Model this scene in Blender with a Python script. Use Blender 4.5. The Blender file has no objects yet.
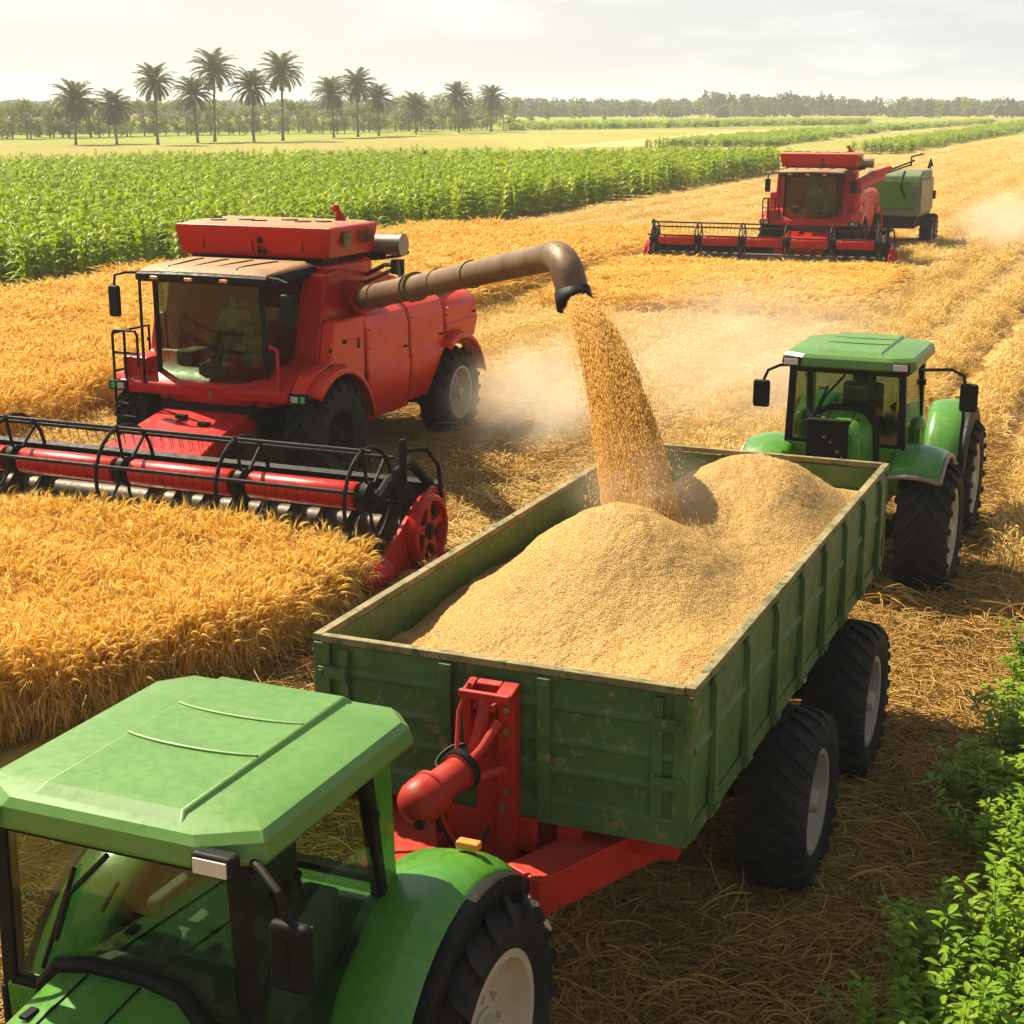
import bpy, bmesh, math, random
import numpy as np
from math import sin, cos, pi, radians
from mathutils import Vector, Matrix
random.seed(7); rng = np.random.default_rng(11)
SC = bpy.context.scene; COL = SC.collection

# ------------------------------------------------------------------ camera
CAM_H, CAM_F, CAM_P = 5.9, 1570.0, radians(14.7)
cam = bpy.data.cameras.new('camera'); cam_o = bpy.data.objects.new('camera', cam); COL.objects.link(cam_o)
cam.sensor_width = 36; cam.lens = 36 * CAM_F / 1024; cam.clip_start = .1; cam.clip_end = 6000
cam_o.location = (0, 0, CAM_H); cam_o.rotation_euler = (pi/2 - CAM_P, 0, 0); SC.camera = cam_o

# ------------------------------------------------------------------ world, sun, exposure
SUN_EL = radians(51); SUN_H = Vector((-.74, .67)).normalized()
w = bpy.data.worlds.new('World'); SC.world = w; w.use_nodes = True
nt = w.node_tree; nt.nodes.clear()
def wn(t, **k):
    n = nt.nodes.new(t)
    for a, b in k.items(): setattr(n, a, b)
    return n
sky = wn('ShaderNodeTexSky', sky_type='NISHITA', sun_disc=False)
sky.sun_elevation = SUN_EL; sky.sun_rotation = math.atan2(SUN_H.x, SUN_H.y)
sky.air_density = 1.0; sky.dust_density = 2.0; sky.ozone_density = .6; sky.altitude = 0
tc = wn('ShaderNodeTexCoord'); mp = wn('ShaderNodeMapping'); mp.inputs['Scale'].default_value = (1, 1, 5.5)
nz = wn('ShaderNodeTexNoise'); nz.inputs['Scale'].default_value = 7.5; nz.inputs['Detail'].default_value = 9; nz.inputs['Roughness'].default_value = .62
rp = wn('ShaderNodeValToRGB'); rp.color_ramp.elements[0].position = .47; rp.color_ramp.elements[1].position = .68
rp.color_ramp.elements[1].color = (.55, .55, .55, 1)
mx = wn('ShaderNodeMix', data_type='RGBA'); mx.inputs[7].default_value = (10.6, 10.4, 10.0, 1)
hz = wn('ShaderNodeMix', data_type='RGBA'); cx = wn('ShaderNodeMix', data_type='RGBA'); cx.inputs[6].default_value = (9.3, 8.9, 8.2, 1); cx.inputs[7].default_value = (7.4, 7.9, 8.1, 1); xr_ = wn('ShaderNodeMapRange', clamp=True, interpolation_type='SMOOTHSTEP'); xr_.inputs[1].default_value = -.25; xr_.inputs[2].default_value = .45
sxyz = wn('ShaderNodeSeparateXYZ'); hr_ = wn('ShaderNodeMapRange', clamp=True, interpolation_type='SMOOTHSTEP'); hr_.inputs[1].default_value = .05; hr_.inputs[2].default_value = .36; hr_.inputs[3].default_value = .85; hr_.inputs[4].default_value = .06
bg = wn('ShaderNodeBackground'); bg.inputs['Strength'].default_value = .05; out = wn('ShaderNodeOutputWorld')
L = nt.links.new
L(tc.outputs['Generated'], mp.inputs[0]); L(mp.outputs[0], nz.inputs['Vector']); L(nz.outputs['Fac'], rp.inputs[0])
L(tc.outputs['Generated'], sxyz.inputs[0]); L(sxyz.outputs['Z'], hr_.inputs[0]); L(sxyz.outputs['X'], xr_.inputs[0]); L(xr_.outputs[0], cx.inputs[0]); L(cx.outputs[2], hz.inputs[7]); L(hr_.outputs[0], hz.inputs[0]); L(sky.outputs[0], hz.inputs[6]); L(hz.outputs[2], mx.inputs[6]); L(rp.outputs[0], mx.inputs[0]); L(mx.outputs[2], bg.inputs[0]); L(bg.outputs[0], out.inputs[0])
sd = bpy.data.lights.new('sun', 'SUN'); so = bpy.data.objects.new('sun', sd); COL.objects.link(so)
sd.energy = 5.0; sd.angle = radians(.6); sd.color = (1, .89, .68)
sv = Vector((SUN_H.x*cos(SUN_EL), SUN_H.y*cos(SUN_EL), sin(SUN_EL)))
so.rotation_euler = sv.to_track_quat('Z', 'Y').to_euler()
SC.view_settings.view_transform = 'Standard'; SC.view_settings.look = 'None'; SC.view_settings.gamma = 1
SC.view_settings.exposure = 1.12
SC.render.engine = 'CYCLES'
cy = SC.cycles
cy.use_denoising = True; cy.max_bounces = 8; cy.transparent_max_bounces = 12; cy.volume_bounces = 1; cy.diffuse_bounces = 2
cy.volume_step_rate = 1.0; cy.volume_max_steps = 256; cy.sample_clamp_indirect = 6

# ------------------------------------------------------------------ frames of reference
AN = radians(157)                                     # every machine heads this way
FX = Vector((cos(AN), sin(AN), 0)); FY = Vector((-sin(AN), cos(AN), 0))
def FW(x, y, z=0): return FX*x + FY*y + Vector((0, 0, z))
def FL(p): return (p[0]*FX.x + p[1]*FX.y, p[0]*FY.x + p[1]*FY.y)

# ------------------------------------------------------------------ materials
MATS = {}
def nodes(m):
    m.use_nodes = True; t = m.node_tree; t.nodes.clear(); return t
def N(t, ty, **k):
    n = t.nodes.new(ty)
    for a, b in k.items():
        if isinstance(a, str) and a.startswith('i_'): n.inputs[a[2:].replace('_', ' ')].default_value = b
        else: setattr(n, a, b)
    return n
def ramp(t, a, b, ca=(0, 0, 0, 1), cb=(1, 1, 1, 1)):
    r = N(t, 'ShaderNodeValToRGB'); e = r.color_ramp.elements
    e[0].position = a; e[1].position = b; e[0].color = ca; e[1].color = cb; return r
def mixc(t, fac, a, b, mode='MIX'):
    m = N(t, 'ShaderNodeMix', data_type='RGBA', blend_type=mode)
    for i, v in ((0, fac), (6, a), (7, b)):
        if isinstance(v, (int, float)): m.inputs[i].default_value = v
        elif isinstance(v, tuple): m.inputs[i].default_value = (*v, 1) if len(v) == 3 else v
        else: t.links.new(v, m.inputs[i])
    return m.outputs[2]
def paint(name, col, rough=.35, metal=0, var=.18, dust=.25, chips=.0, dustcol=(.42, .30, .15), chipcol=(.16, .06, .025), coat=.0, bump=.02, scale=1.0, spec=.35):
    """worn enamel: tone variation, field dust lying on upward faces, chips of rust"""
    if name in MATS: return MATS[name]
    m = bpy.data.materials.new(name); t = nodes(m); l = t.links.new
    o = N(t, 'ShaderNodeOutputMaterial'); p = N(t, 'ShaderNodeBsdfPrincipled'); tcn = N(t, 'ShaderNodeTexCoord'); g = N(t, 'ShaderNodeNewGeometry')
    n1 = N(t, 'ShaderNodeTexNoise', i_Scale=1.7*scale, i_Detail=6., i_Roughness=.65); l(tcn.outputs['Object'], n1.inputs['Vector'])
    n2 = N(t, 'ShaderNodeTexNoise', i_Scale=14.*scale, i_Detail=7., i_Roughness=.7); l(tcn.outputs['Object'], n2.inputs['Vector'])
    dk = tuple(c*(1-var) for c in col); lt = tuple(min(1, c*(1+var)+.01*var) for c in col)
    r1 = ramp(t, .3, .7, (*dk, 1), (*lt, 1)); l(n1.outputs['Fac'], r1.inputs[0])
    c = r1.outputs[0]
    if dust > 0:
        sx = N(t, 'ShaderNodeSeparateXYZ'); l(g.outputs['Normal'], sx.inputs[0])
        up = N(t, 'ShaderNodeMapRange', clamp=True); up.inputs[1].default_value = -.2; up.inputs[2].default_value = 1.; up.inputs[3].default_value = .25; l(sx.outputs['Z'], up.inputs[0])
        rd = ramp(t, .36, .74); l(n2.outputs['Fac'], rd.inputs[0])
        rd2 = ramp(t, .3, .75); l(n1.outputs['Fac'], rd2.inputs[0])
        a = N(t, 'ShaderNodeMath', operation='ADD'); l(rd.outputs[0], a.inputs[0]); l(rd2.outputs[0], a.inputs[1])
        b = N(t, 'ShaderNodeMath', operation='MULTIPLY'); l(a.outputs[0], b.inputs[0]); l(up.outputs[0], b.inputs[1])
        d = N(t, 'ShaderNodeMath', operation='MULTIPLY', use_clamp=True); l(b.outputs[0], d.inputs[0]); d.inputs[1].default_value = dust
        c = mixc(t, d.outputs[0], c, dustcol)
    rr = ramp(t, .35, .75, (rough*.8,)*3+(1,), (min(1, rough*1.5),)*3+(1,)); l(n2.outputs['Fac'], rr.inputs[0])
    if chips > 0:
        n3 = N(t, 'ShaderNodeTexNoise', i_Scale=6.5*scale, i_Detail=11., i_Roughness=.78); l(tcn.outputs['Object'], n3.inputs['Vector'])
        r3 = ramp(t, .74-chips, .77-chips); l(n3.outputs['Fac'], r3.inputs[0]); c = mixc(t, r3.outputs[0], c, chipcol)
    l(c, p.inputs['Base Color']); l(rr.outputs[0], p.inputs['Roughness']); p.inputs['Metallic'].default_value = metal
    p.inputs['Specular IOR Level'].default_value = spec
    if coat: p.inputs['Coat Weight'].default_value = coat; p.inputs['Coat Roughness'].default_value = .12
    bp = N(t, 'ShaderNodeBump', i_Strength=bump*6, i_Distance=.01); l(n2.outputs['Fac'], bp.inputs['Height']); l(bp.outputs[0], p.inputs['Normal'])
    l(p.outputs[0], o.inputs[0]); MATS[name] = m; return m
def glass(name, tint, gloss=.1):
    m = bpy.data.materials.new(name); t = nodes(m); l = t.links.new
    o = N(t, 'ShaderNodeOutputMaterial'); tr = N(t, 'ShaderNodeBsdfTransparent'); tr.inputs[0].default_value = (*tint, 1)
    gl = N(t, 'ShaderNodeBsdfGlossy', i_Roughness=.03); gl.inputs[0].default_value = (.75, .78, .75, 1); fr = N(t, 'ShaderNodeLayerWeight', i_Blend=.5); pw = N(t, 'ShaderNodeMath', operation='POWER'); l(fr.outputs['Facing'], pw.inputs[0]); pw.inputs[1].default_value = 4.
    ad = N(t, 'ShaderNodeMath', operation='MULTIPLY_ADD', use_clamp=True); l(pw.outputs[0], ad.inputs[0]); ad.inputs[1].default_value = .5; ad.inputs[2].default_value = .04+gloss
    tcn = N(t, 'ShaderNodeTexCoord'); nn = N(t, 'ShaderNodeTexNoise', i_Scale=3.5, i_Detail=8., i_Roughness=.7); l(tcn.outputs['Object'], nn.inputs['Vector'])
    df = N(t, 'ShaderNodeBsdfDiffuse'); df.inputs[0].default_value = (.4, .31, .17, 1)
    r = ramp(t, .45, .8, (0, 0, 0, 1), (.06, .06, .06, 1)); l(nn.outputs['Fac'], r.inputs[0])
    ms = N(t, 'ShaderNodeMixShader'); l(ad.outputs[0], ms.inputs[0]); l(tr.outputs[0], ms.inputs[1]); l(gl.outputs[0], ms.inputs[2])
    m2 = N(t, 'ShaderNodeMixShader'); l(r.outputs[0], m2.inputs[0]); l(ms.outputs[0], m2.inputs[1]); l(df.outputs[0], m2.inputs[2])
    l(m2.outputs[0], o.inputs[0]); return m
def plantmat(name, c1, c2, trans=.35, rough=.55, hue=None, tip=None):
    """leaf or straw: colour varies from plant to plant and along the plant, some light shines through"""
    m = bpy.data.materials.new(name); t = nodes(m); l = t.links.new
    o = N(t, 'ShaderNodeOutputMaterial'); oi = N(t, 'ShaderNodeObjectInfo'); g = N(t, 'ShaderNodeNewGeometry')
    ad = N(t, 'ShaderNodeMath', operation='ADD'); l(oi.outputs['Random'], ad.inputs[0]); l(g.outputs['Random Per Island'], ad.inputs[1])
    hf = N(t, 'ShaderNodeMath', operation='MULTIPLY'); l(ad.outputs[0], hf.inputs[0]); hf.inputs[1].default_value = .5
    c = mixc(t, hf.outputs[0], c1, c2)
    p = N(t, 'ShaderNodeBsdfPrincipled', i_Roughness=rough); l(c, p.inputs['Base Color']); p.inputs['Specular IOR Level'].default_value = .22
    tl = N(t, 'ShaderNodeBsdfTranslucent'); l(c, tl.inputs[0])
    ms = N(t, 'ShaderNodeMixShader', i_Fac=trans); l(p.outputs[0], ms.inputs[1]); l(tl.outputs[0], ms.inputs[2]); l(ms.outputs[0], o.inputs[0]); return m

GREEN = paint('tractor_green', (.036, .19, .008), .3, var=.10, dust=.12, coat=.3, chips=.065, dustcol=(.42, .42, .16))
GREEN_ROOF = paint('tractor_roof_green', (.075, .19, .026), .4, var=.06, dust=.06, coat=.1, chips=.085, bump=.004, spec=.4, dustcol=(.3, .34, .14), chipcol=(.10, .10, .045), scale=1.1)
TGREEN = paint('trailer_green', (.036, .105, .026), .55, var=.32, dust=.3, chips=.17, dustcol=(.16, .15, .045), chipcol=(.20, .15, .055), scale=1.3)
RED = paint('machine_red', (.40, .004, .002), .32, var=.18, dust=.04, coat=.12, chips=.05, spec=.2, dustcol=(.5, .2, .08))
RED_OLD = paint('drawbar_red', (.36, .008, .005), .42, var=.28, dust=.22, chips=.13, dustcol=(.30, .13, .07), chipcol=(.12, .035, .018), spec=.22)
RED_PANEL = paint('side_panel_red', (.60, .022, .002), .36, var=.18, dust=.08, coat=.08, chips=.05, spec=.2, dustcol=(.6, .24, .08))
BLACK = paint('black_metal', (.008, .008, .008), .5, var=.3, dust=.02, spec=.09)
BLACKP = paint('black_plastic', (.006, .007, .008), .5, var=.2, dust=.015, spec=.12)
STEEL = paint('worn_steel', (.23, .2, .17), .4, metal=.7, var=.3, dust=.3, chips=.065)
DARKSTEEL = paint('dark_steel', (.035, .022, .016), .5, metal=.3, var=.3, dust=.15)
PIPE = paint('pipe_brown', (.095, .052, .022), .5, metal=.25, var=.35, dust=.3, chips=.06, dustcol=(.36, .25, .12))
RIMW = paint('rim_cream', (.46, .40, .28), .45, var=.15, dust=.3, chips=.03)
RIMG = paint('rim_grey', (.30, .28, .25), .45, metal=.2, var=.3, dust=.7, chips=.04)
RUBBER = paint('tyre_rubber', (.012, .012, .012), .75, var=.3, dust=.10, spec=.18, dustcol=(.2, .15, .09), bump=.06, scale=2)
RUST = paint('rust_wood', (.15, .125, .05), .7, var=.45, dust=.35, chips=.2, chipcol=(.045, .08, .025), scale=1.6)
DUSTY = paint('dusty_cap', (.28, .14, .06), .6, var=.3, dust=.5, chips=.065, dustcol=(.36, .22, .10))
SEAT = paint('seat_fabric', (.16, .17, .16), .8, var=.2, dust=.15)
SEATG = paint('seat_grey', (.14, .15, .135), .8, var=.2, dust=.15)
LAMPM = paint('lamp_lens', (.5, .46, .42), .15, var=.1, dust=.1, coat=.8)
AMBER = paint('amber_lens', (.7, .22, .03), .2, var=.1, dust=.1, coat=.6)
GLOW = paint('green_lens', (.03, .5, .12), .2, var=.1, dust=0, coat=.6)
GLASS = glass('cab_glass', (.62, .70, .62), .02)
GLASSD = glass('cab_glass_dark', (.60, .68, .60), -.015)

# ------------------------------------------------------------------ mesh builder
class MB:
    def __init__(s): s.v = []; s.f = []
    def add(s, vs, fs):
        o = len(s.v); s.v += [tuple(v) for v in vs]; s.f += [tuple(i+o for i in f) for f in fs]; return s
    def box(s, c, d, R=None):
        vs = [Vector((x*d[0]/2, y*d[1]/2, z*d[2]/2)) for x in (-1, 1) for y in (-1, 1) for z in (-1, 1)]
        if R is not None: vs = [R @ v for v in vs]
        c = Vector(c)
        return s.add([v+c for v in vs], [(0, 1, 3, 2), (4, 6, 7, 5), (0, 4, 5, 1), (2, 3, 7, 6), (0, 2, 6, 4), (1, 5, 7, 3)])
    def loft(s, rings, caps=True, closed=False):
        n = len(rings[0]); vs = [p for r in rings for p in r]; fs = []
        m = len(rings)
        for i in range(m if closed else m-1):
            a, b = i*n, ((i+1) % m)*n
            for j in range(n):
                k = (j+1) % n; fs.append((a+j, a+k, b+k, b+j))
        if caps and not closed: fs += [tuple(range(n))[::-1], tuple((m-1)*n+j for j in range(n))]
        return s.add(vs, fs)
    def sheet(s, rows, th=None):
        """open grid of points"""
        n = len(rows[0]); vs = [p for r in rows for p in r]; fs = []
        for i in range(len(rows)-1):
            for j in range(n-1): fs.append((i*n+j, i*n+j+1, (i+1)*n+j+1, (i+1)*n+j))
        return s.add(vs, fs)
    def prism(s, poly, axis, a, b):
        """2-D outline extruded along an axis; outline is in the two other axes, in order"""
        def P(u, v, w): return {0: (w, u, v), 1: (u, w, v), 2: (u, v, w)}[axis]
        return s.loft([[P(u, v, a) for u, v in poly], [P(u, v, b) for u, v in poly]])
    def cyl(s, p0, p1, r0, r1=None, n=14, caps=True):
        return s.tube([p0, p1], [r0, r0 if r1 is None else r1], n, caps)
    def tube(s, pts, r, n=8, caps=True):
        pts = [Vector(p) for p in pts]; rs = r if isinstance(r, (list, tuple)) else [r]*len(pts)
        t = (pts[1]-pts[0]).normalized(); u = t.orthogonal().normalized(); rings = []
        for i, p in enumerate(pts):
            if i == 0: tt = t
            elif i == len(pts)-1: tt = (pts[i]-pts[i-1]).normalized()
            else: tt = ((pts[i]-pts[i-1]).normalized()+(pts[i+1]-pts[i]).normalized()).normalized()
            u = (u-tt*u.dot(tt)).normalized(); v = tt.cross(u)
            rings.append([p+(u*cos(2*pi*k/n)+v*sin(2*pi*k/n))*rs[i] for k in range(n)])
        return s.loft(rings, caps)
    def lathe(s, prof, n=32, axis=0, c=(0, 0, 0), closed=False):
        """profile of (along, radius) turned about an axis"""
        c = Vector(c); rings = []
        for a, r in prof:
            ring = []
            for k in range(n):
                p, q = r*cos(2*pi*k/n), r*sin(2*pi*k/n)
                ring.append(c+Vector({0: (a, p, q), 1: (q, a, p), 2: (p, q, a)}[axis]))
            rings.append(ring)
        return s.loft(rings, caps=not closed, closed=closed)
    def ball(s, c, r, n=14, sc=(1, 1, 1)):
        c = Vector(c); rings = []
        for i in range(1, n//2):
            a = pi*i/(n//2)
            rings.append([c+Vector((r*sc[0]*sin(a)*cos(2*pi*k/n), r*sc[1]*sin(a)*sin(2*pi*k/n), -r*sc[2]*cos(a))) for k in range(n)])
        return s.loft(rings)
    def obj(s, name, mat, parent=None, bevel=0, smooth=35, solid=0, seg=2):
        me = bpy.data.meshes.new(name); me.from_pydata(s.v, [], s.f); me.validate()
        bm = bmesh.new(); bm.from_mesh(me); bmesh.ops.recalc_face_normals(bm, faces=bm.faces); bm.to_mesh(me); bm.free()
        me.materials.append(mat)
        for p in me.polygons: p.use_smooth = True
        me.set_sharp_from_angle(angle=radians(smooth))
        o = bpy.data.objects.new(name, me); COL.objects.link(o)
        if solid: md = o.modifiers.new('solid', 'SOLIDIFY'); md.thickness = solid; md.offset = 0
        if bevel:
            md = o.modifiers.new('bevel', 'BEVEL'); md.width = bevel; md.segments = seg; md.limit_method = 'ANGLE'; md.angle_limit = radians(38); md.harden_normals = True
        if parent: o.parent = parent
        return o
def tag(o, label, cat, group=None, kind=None):
    if label: o['label'] = label
    if cat: o['category'] = cat
    if group: o['group'] = group
    if kind: o['kind'] = kind
    return o
def empty(name, loc=(0, 0, 0), rz=0, parent=None):
    o = bpy.data.objects.new(name, None); COL.objects.link(o); o.location = loc; o.rotation_euler = (0, 0, rz); o.empty_display_size = .2
    if parent: o.parent = parent
    return o
def arc(c, r, a0, a1, n): return [(c[0]+r*cos(radians(a0+(a1-a0)*i/(n-1))), c[1]+r*sin(radians(a0+(a1-a0)*i/(n-1)))) for i in range(n)]
def bez(p0, p1, p2, p3, n=10):
    p0, p1, p2, p3 = map(Vector, (p0, p1, p2, p3)); o = []
    for i in range(n):
        t = i/(n-1); o.append(p0*(1-t)**3+p1*3*t*(1-t)**2+p2*3*t*t*(1-t)+p3*t**3)
    return o

# ------------------------------------------------------------------ wheels
_wc = {}
def wheel(parent, loc, R, w, rim, out_side, lugs=20, style='ag', rimmat=None, spin=0.0):
    """wheel part (hub) with tyre and rim as its sub-parts; axle along x"""
    key = (R, w, rim, lugs, style, out_side)
    tm = MB(); h = .05*R/.7 if style == 'ag' else .034*R/.7
    rc = R-h; W = w/2
    prof = [(-W*.70, rim*.96), (-W*.84, rim*1.03), (-W*.97, rim+(rc-rim)*.35), (-W, rim+(rc-rim)*.6), (-W*.95, rim+(rc-rim)*.84), (-W*.80, rc-.018), (-W*.4, rc), (0, rc+.004),
            (W*.4, rc), (W*.80, rc-.018), (W*.95, rim+(rc-rim)*.84), (W, rim+(rc-rim)*.6), (W*.97, rim+(rc-rim)*.35), (W*.84, rim*1.03), (W*.70, rim*.96)]
    tm.lathe(prof, 56, closed=True)
    def surf(xn):                                       # carcass radius at a normalised half width
        a = abs(xn)
        if a <= .4: return rc+.004-.01*a
        if a <= .8: return rc-.018*(a-.4)/.4
        if a <= .95: return rc-.018-(a-.8)/.15*((rc-.018)-(rim+(rc-rim)*.84))
        return rim+(rc-rim)*(.84-(a-.95)/.05*.16)
    for side in (-1, 1):
        for k in range(lugs):
            a0 = 2*pi*(k+(.5 if side > 0 else 0))/lugs + spin
            skew = (.62 if style == 'ag' else .34)*w/.5*.55/R*.6
            st = [.03, .35, .66, .86, .965, .995] if style == 'ag' else [.0, .4, .75, .9, .97]
            hw = (.026 if style == 'ag' else .034)*R/.7
            rings = []
            for j, xn in enumerate(st):
                r0 = surf(xn)-.006; hh = h+.004 if xn < .9 else h*.9
                a = a0-skew*xn*1.5; wd = hw*(1+.35*xn)
                x = side*W*xn
                if xn > .9: top = (x+side*h*.55, r0+hh*.5)
                else: top = (x, r0+hh)
                ring = []
                for (xx, rr, da) in ((x, r0, -wd*1.25), (top[0], top[1], -wd*.85), (top[0], top[1], wd*.85), (x, r0, wd*1.25)):
                    ang = a+da/R; ring.append((xx, rr*cos(ang), rr*sin(ang)))
                rings.append(ring)
            tm.loft(rings)
    rm = MB(); s = out_side
    rm.lathe([(s*W*.80, rim*1.06), (s*W*.86, rim*1.02), (s*W*.84, rim*.93), (s*W*.62, rim*.88), (s*W*.40, rim*.84), (s*W*.25, rim*.72), (s*W*.30, rim*.52), (s*W*.42, rim*.42), (s*W*.44, rim*.30), (s*W*.44, rim*.02),
              (-s*W*.1, rim*.02), (-s*W*.1, rim*.8), (-s*W*.6, rim*.9), (-s*W*.86, rim*1.02), (-s*W*.8, rim*1.06)], 40, closed=True)
    hb = MB(); hb.lathe([(s*W*.40, rim*.34), (s*W*.50, rim*.33), (s*W*.52, rim*.26), (s*W*.80, rim*.22), (s*W*.90, rim*.17), (s*W*.90, .005)], 24)
    for k in range(8):
        a = 2*pi*k/8; y, z = rim*.46*cos(a), rim*.46*sin(a); hb.cyl((s*W*.30, y, z), (s*W*.52, y, z), rim*.05, n=6)
    hub = hb.obj('wheel', rimmat or RIMW, parent); hub.location = loc
    tm.obj('tyre', RUBBER, hub, smooth=30)
    rm.obj('rim', rimmat or RIMW, hub, smooth=40)
    return hub

# ------------------------------------------------------------------ people (behind cab glass)
SKIN = paint('skin', (.36, .19, .11), .55, var=.1, dust=0); SHIRT = paint('shirt_light', (.34, .33, .28), .85, var=.2, dust=.1)
SHIRTD = paint('shirt_dark', (.06, .07, .07), .85, var=.2, dust=.1); TROUSER = paint('trousers', (.05, .06, .08), .85, var=.2, dust=.1); HAT = paint('hat_straw', (.16, .11, .06), .8, var=.2, dust=.1)
HAIR = paint('hair', (.015, .012, .01), .6, dust=0)
def skinned(name, verts, edges, radii, mat, parent, root=0, sub=2):
    me = bpy.data.meshes.new(name); me.from_pydata(verts, edges, []); me.materials.append(mat)
    o = bpy.data.objects.new(name, me); COL.objects.link(o)
    if not me.skin_vertices: me.attributes  # layer is made by the modifier below
    md = o.modifiers.new('skin', 'SKIN'); md.use_smooth_shade = True
    bm = bmesh.new(); bm.from_mesh(me); lay = bm.verts.layers.skin.verify(); bm.verts.ensure_lookup_table()
    for i, v in enumerate(bm.verts):
        r = radii[i]; v[lay].radius = r if isinstance(r, tuple) else (r, r); v[lay].use_root = (i == root)
    bm.to_mesh(me); bm.free()
    sb = o.modifiers.new('sub', 'SUBSURF'); sb.levels = sub; sb.render_levels = sub
    if parent: o.parent = parent
    return o
def person(loc, rz, label, shirt, hat=True, seat_z=.45):
    """seated at the wheel, hands forward; origin under the hips at seat height 0"""
    V = [(0, 0, .08), (0, .0, .25), (0, .01, .42), (0, .01, .50), (0, .03, .57), (0, .05, .66), (0, .05, .74)]
    Rr = [(.15, .12), (.14, .11), (.17, .11), (.07, .07), (.055, .06), (.085, .10), (.06, .075)]
    E = [(0, 1), (1, 2), (2, 3), (3, 4), (4, 5), (5, 6)]
    for s in (-1, 1):
        b = len(V); V += [(s*.19, 0, .44), (s*.25, .10, .24), (s*.17, .36, .26), (s*.16, .42, .28)]; Rr += [.065, .05, .038, .035]
        E += [(2, b), (b, b+1), (b+1, b+2), (b+2, b+3)]
        h = len(V)
        for q, (dx, dz, ln) in enumerate(((-.03, 0, .07), (-.01, .012, .08), (.012, .012, .078), (.03, .004, .065))):
            V += [(s*.16+dx, .42+ln*.6, .30+dz), (s*.16+dx, .42+ln*.8, .26+dz)]; Rr += [.011, .009]; E += [(b+3, h+2*q), (h+2*q, h+2*q+1)]
        V += [(s*.16-s*.045, .43, .30)]; Rr += [.012]; E += [(b+3, len(V)-1)]
        b = len(V); V += [(s*.10, .06, .07), (s*.14, .45, .11), (s*.13, .52, -.28), (s*.13, .64, -.34)]; Rr += [.09, .065, .045, .04]
        E += [(0, b), (b, b+1), (b+1, b+2), (b+2, b+3)]
    body = skinned('person', V, E, Rr, SKIN, None); body.location = loc; body.rotation_euler = (0, 0, rz)
    tag(body, label, 'person')
    SV = [(0, 0, .06), (0, 0, .25), (0, .01, .42), (0, .01, .49)]; SR = [(.165, .135), (.155, .125), (.185, .125), (.09, .09)]; SE = [(0, 1), (1, 2), (2, 3)]
    for s in (-1, 1):
        b = len(SV); SV += [(s*.19, 0, .44), (s*.25, .10, .24), (s*.18, .33, .26)]; SR += [.08, .064, .05]; SE += [(2, b), (b, b+1), (b+1, b+2)]
    skinned('shirt', SV, SE, SR, shirt, body)
    TV = [(0, 0, .06)]; TR = [(.16, .13)]; TE = []
    for s in (-1, 1):
        b = len(TV); TV += [(s*.10, .06, .07), (s*.14, .45, .11), (s*.13, .52, -.26)]; TR += [.105, .08, .06]; TE += [(0, b), (b, b+1), (b+1, b+2)]
    skinned('trousers', TV, TE, TR, TROUSER, body)
    fm = MB()
    for s in (-1, 1): fm.ball((s*.032, .142, .675), .011, 8)
    fm.loft([[(-.016, .135, .635), (.016, .135, .635), (.012, .15, .645), (-.012, .15, .645)], [(-.016, .14, .648), (.016, .14, .648), (.011, .165, .65), (-.011, .165, .65)], [(-.006, .135, .68), (.006, .135, .68), (.005, .148, .68), (-.005, .148, .68)]])
    for s in (-1, 1): fm.ball((s*.088, .04, .665), .02, 8, (.5, 1, 1.5))
    fm.obj('face', SKIN, body)
    if hat:
        h = MB(); h.lathe([(.70, .20), (.715, .205), (.725, .10), (.80, .095), (.83, .07), (.835, .01)], 24, axis=2, c=(0, .05, 0)); h.obj('hat', HAT, body)
    else:
        h = MB(); h.ball((0, .035, .70), .105, 14, (.9, 1.05, .95)); h.obj('hair', HAIR, body)
    return body
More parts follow.
